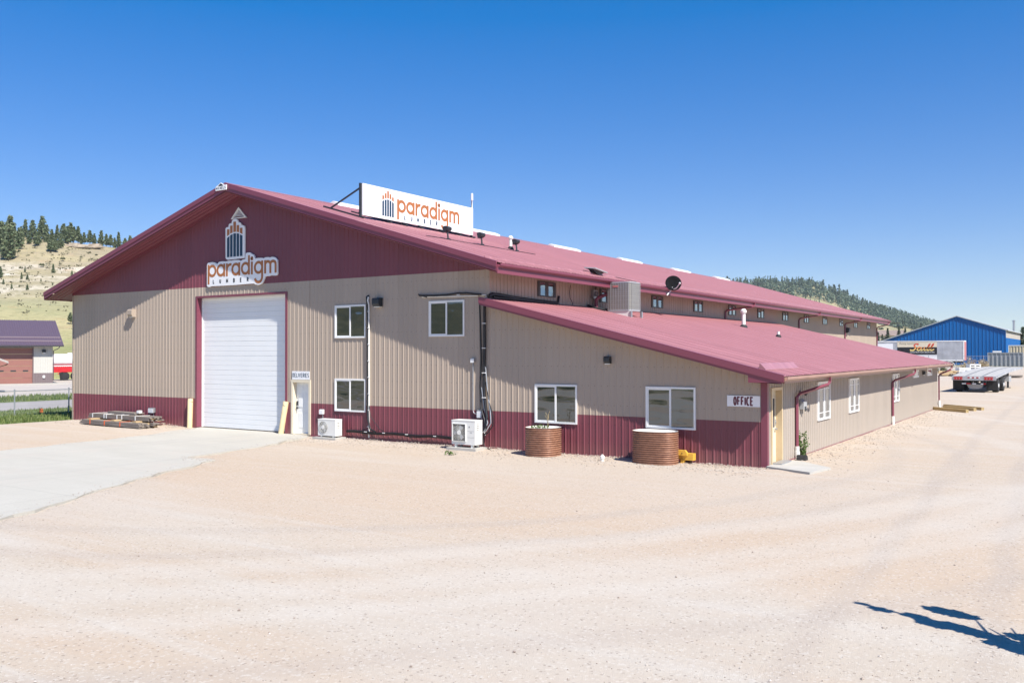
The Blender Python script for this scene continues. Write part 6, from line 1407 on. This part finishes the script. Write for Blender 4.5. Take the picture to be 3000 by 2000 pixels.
for n_, i in enumerate(order):
    px, vb, vt, k = LT[i]; p = HL.point(px, vb); p.z -= .3; D = (p - CAM).dot(FW); hgt = (vb - vt) * D / F
    where = ['below the crest', 'on the crest'][vb < 722]
    lab = f'{LBL[k]} {where}, {n_ + 1} of {len(LT)} along the left hill from the left'
    place(PL[k], used, p, hgt / 12.0, lab, 'pines on the left hilltop')
# smaller pines scattered on the slope
ST = [(155, 799, 771, 3, 'small pine alone mid-slope above the pale cuts of the left hill'), (210, 811, 790, 1, 'small pine on the left slope close to the warehouse roof edge'), (62, 814, 795, 3, 'left one of two little pines on the pale cut bank'), (79, 817, 799, 1, 'right one of two little pines on the pale cut bank'), (72, 793, 777, 3, 'tiny pine just above the pale cut bank'), (119, 822, 812, 1, 'tiny round pine on the pale terrace right of the little pair'), (152, 813, 803, 3, 'tiny pine under the lone mid-slope pine'), (9, 831, 814, 1, 'little dark pine at the left edge of the slope below the cut bank'), (33, 845, 827, 3, 'little narrow pine on the lowest terrace at the left'), (79, 848, 829, 1, 'little pine on the lowest terrace to the right'), (55, 840, 830, 3, 'tiny sapling on the lowest terrace between two pines'), (153, 835, 825, 1, 'tiny sapling near the track at the foot of the terraces'), (0, 813, 778, 0, 'dark pine cut by the left edge of the picture beside the pale bank'), (228, 800, 792, 3, 'tiny pine touching the roof edge line on the left hill'), (206, 943, 913, 2, 'bushy pine low on the meadow right beside the warehouse corner')]
for px, vb, vt, k, lab in ST:
    p = HL.point(px, vb); p.z -= .15; D = (p - CAM).dot(FW); place(PL[k], used, p, (vb - vt) * D / F / 12.0, lab, 'small pines on the left slope')
# shrubs, rocks on the left slope
def shrub_proto(seed, mat):
    random.seed(seed); t = thing('shrub', '', 'shrub', (0, 0, 0), world=False); m = MB()
    for k in range(150):
        a = U(0, 6.28); e = math.acos(U(0, 1)); r_ = U(.5, 1) * (0.8 + .3 * math.sin(a * 3)); m.leaf(Vector((r_ * math.sin(e) * math.cos(a), r_ * math.sin(e) * math.sin(a), .62 * r_ * math.cos(e))), U(.08, .2), 1.2)
    m.build('foliage', M[mat], t, fix=False); return t
SP = [shrub_proto(31, 'shrub'), shrub_proto(32, 'shrub')]; used2 = set(); random.seed(5)
SH = [(260, 740, 7, 'low grey-green shrub beside the rock ledge on the left hill'), (236, 752, 5, 'small shrub below the rock ledge on the left hill'), (281, 745, 5, 'small shrub right of the rock ledge on the left hill'), (183, 757, 8, 'wide grey shrub in the middle of the left slope'), (175, 771, 5, 'small shrub under the wide grey shrub on the left slope'), (122, 775, 9, 'broad dark shrub left of the lone mid-slope pine'), (60, 783, 7, 'shrub beside the tiny pine above the cut bank'), (297, 757, 5, 'shrub nearest the roof edge high on the left hill'), (330, 742, 5, 'highest shrub at the roof edge on the left hill'), (201, 777, 4, 'little shrub right of the lone mid-slope pine'), (192, 786, 4, 'tiny shrub above the right end of the pale cut'), (170, 906, 4, 'little dark shrub in the yellow meadow'), (135, 909, 3, 'tiny dark tussock in the yellow meadow'), (10, 776, 4, 'little shrub at the left edge above the cut bank'), (268, 757, 4, 'small round shrub on the bare upper slope'), (106, 862, 3, 'tiny shrub by the track under the terraces')]
for i, (px, v, s, lab) in enumerate(SH):
    p = HL.point(px, v); D = (p - CAM).dot(FW); place(SP[i % 2], used2, p, s * D / F, lab, 'shrubs on the left slope')
sb = MB(); random.seed(61)
for k in range(420):
    px = U(-120, 460); v = U(722, 868) if R() < .8 else U(868, 985); p = HL.point(px, v); p.z -= .05
    if mn.noise(Vector((p.x * .05, p.y * .05, 3))) < -.15: continue
    for q in range(random.randint(4, 10)): sb.leaf(p + Vector((random.gauss(0, .35), random.gauss(0, .35), U(.02, .3))), U(.08, .22), 1.3)
tag(sb.build('dry_scrub', M['scrub'], fix=False), None, None, None, 'stuff')
rk = thing('rock_ledge', 'pale layered rock ledge just under the pines on the left hill', 'rocks', tuple(HL.point(238, 722)), world=False); random.seed(9)
for k in range(9):
    m = MB(); a, b_ = -7 + k * 1.6, U(-.5, .5); w_, h_ = U(1.2, 2.2), U(.5, 1.1)
    vs = [Vector((a + sx_ * w_ * U(.8, 1), b_ + sy_ * 1.2 * U(.7, 1), z_ * h_ + U(-.1, .1) - .3 + (k % 2) * .5)) for z_ in (0, 1) for sx_, sy_ in ((-1, -1), (1, -1), (1, 1), (-1, 1))]; m.add(vs, [(0, 3, 2, 1), (4, 5, 6, 7), (0, 1, 5, 4), (1, 2, 6, 5), (2, 3, 7, 6), (3, 0, 4, 7)]); m.build('rock', M['rock'], rk)
rk.rotation_euler = (0, 0, YAW)

# right hill: the wood as one mass, and the trees that stand out on its skyline as things
def lowpine(mb, p, h, r_, n):
    for i in range(n):
        f = R() ** .8; z = h * (.12 + .9 * f); rr = r_ * (1 - f) ** .7 * U(.4, 1); a = U(0, 6.28); mb.leaf(p + Vector((rr * math.cos(a), rr * math.sin(a), z)), U(.6, 1.25) * (1.15 - .6 * f), 1.25)
    mb.tube([p, p + Vector((0, 0, h * .7))], .18, 3, False)
random.seed(77); fo_ = MB(); cnt = 0
while cnt < 3000:
    px = U(2060, 2900); D = U(620, 1190) if px < 2560 else U(880, 1180); p = polar(px, D); p.z = HR.z(px, D)
    cl = mn.noise(Vector((p.x * .009, p.y * .009, 4)))
    vr = interp(HR.ridge, px); v = 1032 - (p.z - 3.2) * F / D
    if px < 2560 and D < 1000 and cl < -.02: continue
    if px > 2400 and cl < -.22: continue
    if px >= 2560 and v > vr + (38 if px < 2640 else 24): continue
    if D < 800 and R() < .5: continue
    lowpine(fo_, p - Vector((0, 0, .5)), U(7, 13), U(2.0, 3.2), 26); cnt += 1
tag(fo_.build('forest', M['needles_far'], fix=False), None, None, None, 'stuff')
PF = [pine_proto(41, 12, 2.6, .2, 'needles_far', 12, 5, 6, .6), pine_proto(42, 12, 2.1, .1, 'needles_far', 13, 5, 6, .55)]; used3 = set(); random.seed(4)
SK = [(2132, 811), (2150, 818), (2169, 815), (2191, 818), (2222, 819), (2258, 814), (2277, 818), (2300, 815), (2322, 816), (2348, 814), (2372, 815), (2413, 821), (2446, 836), (2459, 835), (2473, 851), (2483, 850), (2500, 864), (2512, 866), (2528, 874), (2541, 882), (2552, 885), (2566, 891), (2580, 893), (2592, 896), (2610, 902), (2628, 908), (2645, 913), (2662, 920), (2680, 926), (2697, 932), (2712, 936), (2729, 941), (2741, 944)]
for i, (px, vt) in enumerate(SK):
    vb = interp(HR.ridge, px) + 1; p = polar(px, 1085); p.z = HR.z(px, 1085) - 1; h = max(7, (p.z - (3.2 + (1032 - vt) * 1085 / F)) * -1)
    place(PF[i % 2], used3, p, h / 12.0, f'dark pine on the wooded right skyline, {i + 1} of {len(SK)} from the left', 'pines on the right skyline')
# conifers and a house in the valley between the warehouse and the blue shed
PV = [pine_proto(51, 10, 2.7, .03, 'spruce', 18, 7, 8, .36, .3), pine_proto(52, 10, 2.3, .03, 'spruce', 18, 7, 8, .34, .3)]; used4 = set(); random.seed(6)
CV = [(2601, 996, 961, 0, 'dark spruce between the warehouse corner and the brown-roofed house'), (2633, 990, 955, 1, 'tallest dark spruce left of the blue shed roof'), (2652, 986, 959, 0, 'dark spruce just right of the tallest one by the blue shed'), (2573, 1000, 972, 1, 'dark spruce against the far corner of the warehouse'), (2585, 1000, 978, 0, 'small spruce in front of the pale house'), (2670, 984, 966, 1, 'low dark spruce whose top shows over the blue shed roof'), (2698, 966, 947, 0, 'dark tree peeping over the left slope of the blue shed roof'), (2645, 950, 936, 1, 'small conifer alone on the pale grass slope'), (2667, 948, 938, 0, 'small round tree on the pale grass slope'), (2996, 1015, 957, 1, 'dark conifer at the right edge behind the blue shed'), (3012, 1015, 950, 0, 'taller conifer beyond the right edge behind the blue shed')]
for px, vb, vt, k, lab in CV:
    D = 190 if px > 2900 else (270 if vb > 970 else 700); p = polar(px, D); p.z = 3.2 + (1032 - vb) * D / F - .3
    place(PV[k], used4, p, (vb - vt) * D / F / 10.0, lab, 'conifers in the valley')
for i, (px, v, s, lab) in enumerate([(2618, 946, 9, 'light green bush at the left on the pale grass slope'), (2632, 945, 6, 'light green bush right of the first on the pale grass slope'), (2582, 962, 9, 'light green bush by the far eave of the warehouse'), (2600, 938, 10, 'broad green bush at the edge of the right wood')]):
    D = 700; p = polar(px, D); p.z = 3.2 + (1032 - v) * D / F - 1; place(SP[i % 2], used2, p, s * D / F, lab, 'bushes on the pale grass slope')
hs = thing('house', 'cream house with a brown roof half hidden by spruces beyond the warehouse', 'house', tuple(polar(2610, 290)), world=False); hs.location.z = 5.6; hs.rotation_euler = (0, 0, .35)
m = MB(); m.b(-4, 4, -3, 3, -2, 3.0); m.prism([(-3, 3), (3, 3), (0, 4.4)], lambda u, v, d: Vector((d, u, v)), -4, 4); m.build('wall', M['cream'], hs)
m = MB()
for s in (-1, 1): m.prism([(s * 3.5, 2.75), (0, 4.45), (0, 4.65), (s * 3.5, 2.95)], lambda u, v, d: Vector((d, u, v)), -4.4, 4.4)
m.build('roof', M['roof_brown'], hs)
for x in (-2.4, 0, 2.4):
    m = MB(); m.b(x - .5, x + .5, -3.05, -3.0, .8, 2.0); m.build('window', M['room'], hs)
# young pine just outside the right edge of the picture whose shadow reaches the gravel
random.seed(15); yp = thing('young_pine', 'young narrow pine standing outside the right edge and casting a shadow onto the gravel', 'tree', (8.3, -14.1, -.1))
B0 = Vector((8.3, -14.1, -.12)); m = MB(); m.tube([B0, B0 + Vector((0, 0, 2.2)), B0 + Vector((0, 0, 3.9))], [.07, .045, .012], 8); cl = MB()
def clump(z, dx, dy, rx, rz, n, s=.05):
    for k in range(n):
        v = Vector((random.gauss(0, 1), random.gauss(0, 1), random.gauss(0, 1))).normalized() * R() ** .4; cl.leaf(B0 + Vector((dx + v.x * rx, dy + v.y * rx, z + v.z * rz)), U(.6, 1.2) * s, 1.6)
for a in ((3.75, 0, 0, .05, .14, 60, .03), (3.45, .0, -.05, .08, .16, 120, .035), (2.9, 0, .03, .10, .2, 200, .04), (2.6, .0, -.08, .13, .22, 240, .045), (2.3, 0, 0, .13, .35, 320, .05), (2.55, .05, .56, .12, .38, 420, .05), (1.95, 0, -.03, .12, .35, 260, .05), (1.5, 0, -.20, .16, .28, 260, .055), (1.55, .1, .22, .12, .22, 120, .045), (1.1, .1, -.27, .22, .35, 420, .06), (.9, .1, .16, .18, .25, 160, .05), (.5, .1, -.1, .4, .3, 420, .06)): clump(*a)
for z, dx, dy in ((2.2, .05, .56), (1.3, 0, -.3), (.9, .2, .3), (2.4, 0, -.1), (1.75, .1, .5), (1.9, 0, .3), (3.1, .1, .10), (1.2, 0, .45)): m.tube([B0 + Vector((0, 0, z - .35)), B0 + Vector((dx, dy, z))], [.025, .008], 5)
m.build('trunk', M['bark'], yp); cl.build('crown', M['needles'], yp, fix=False)

hz = MB(); hz.b(-3400, 3400, -3400, 3400, -3.0, 175.0); HZM = bpy.data.materials.new('thin_air'); HZM.use_nodes = True; t = HZM.node_tree; t.nodes.remove(t.nodes['Principled BSDF'])
pv = N(t, 'VolumePrincipled'); pv.inputs['Color'].default_value = (0.80, 0.88, 1.0, 1); pv.inputs['Density'].default_value = 0.00011; t.links.new(pv.outputs[0], t.nodes['Material Output'].inputs['Volume'])
tag(hz.build('haze', HZM), None, None, None, 'stuff')
for o in bpy.data.objects:
    if '_w' in o: del o['_w']
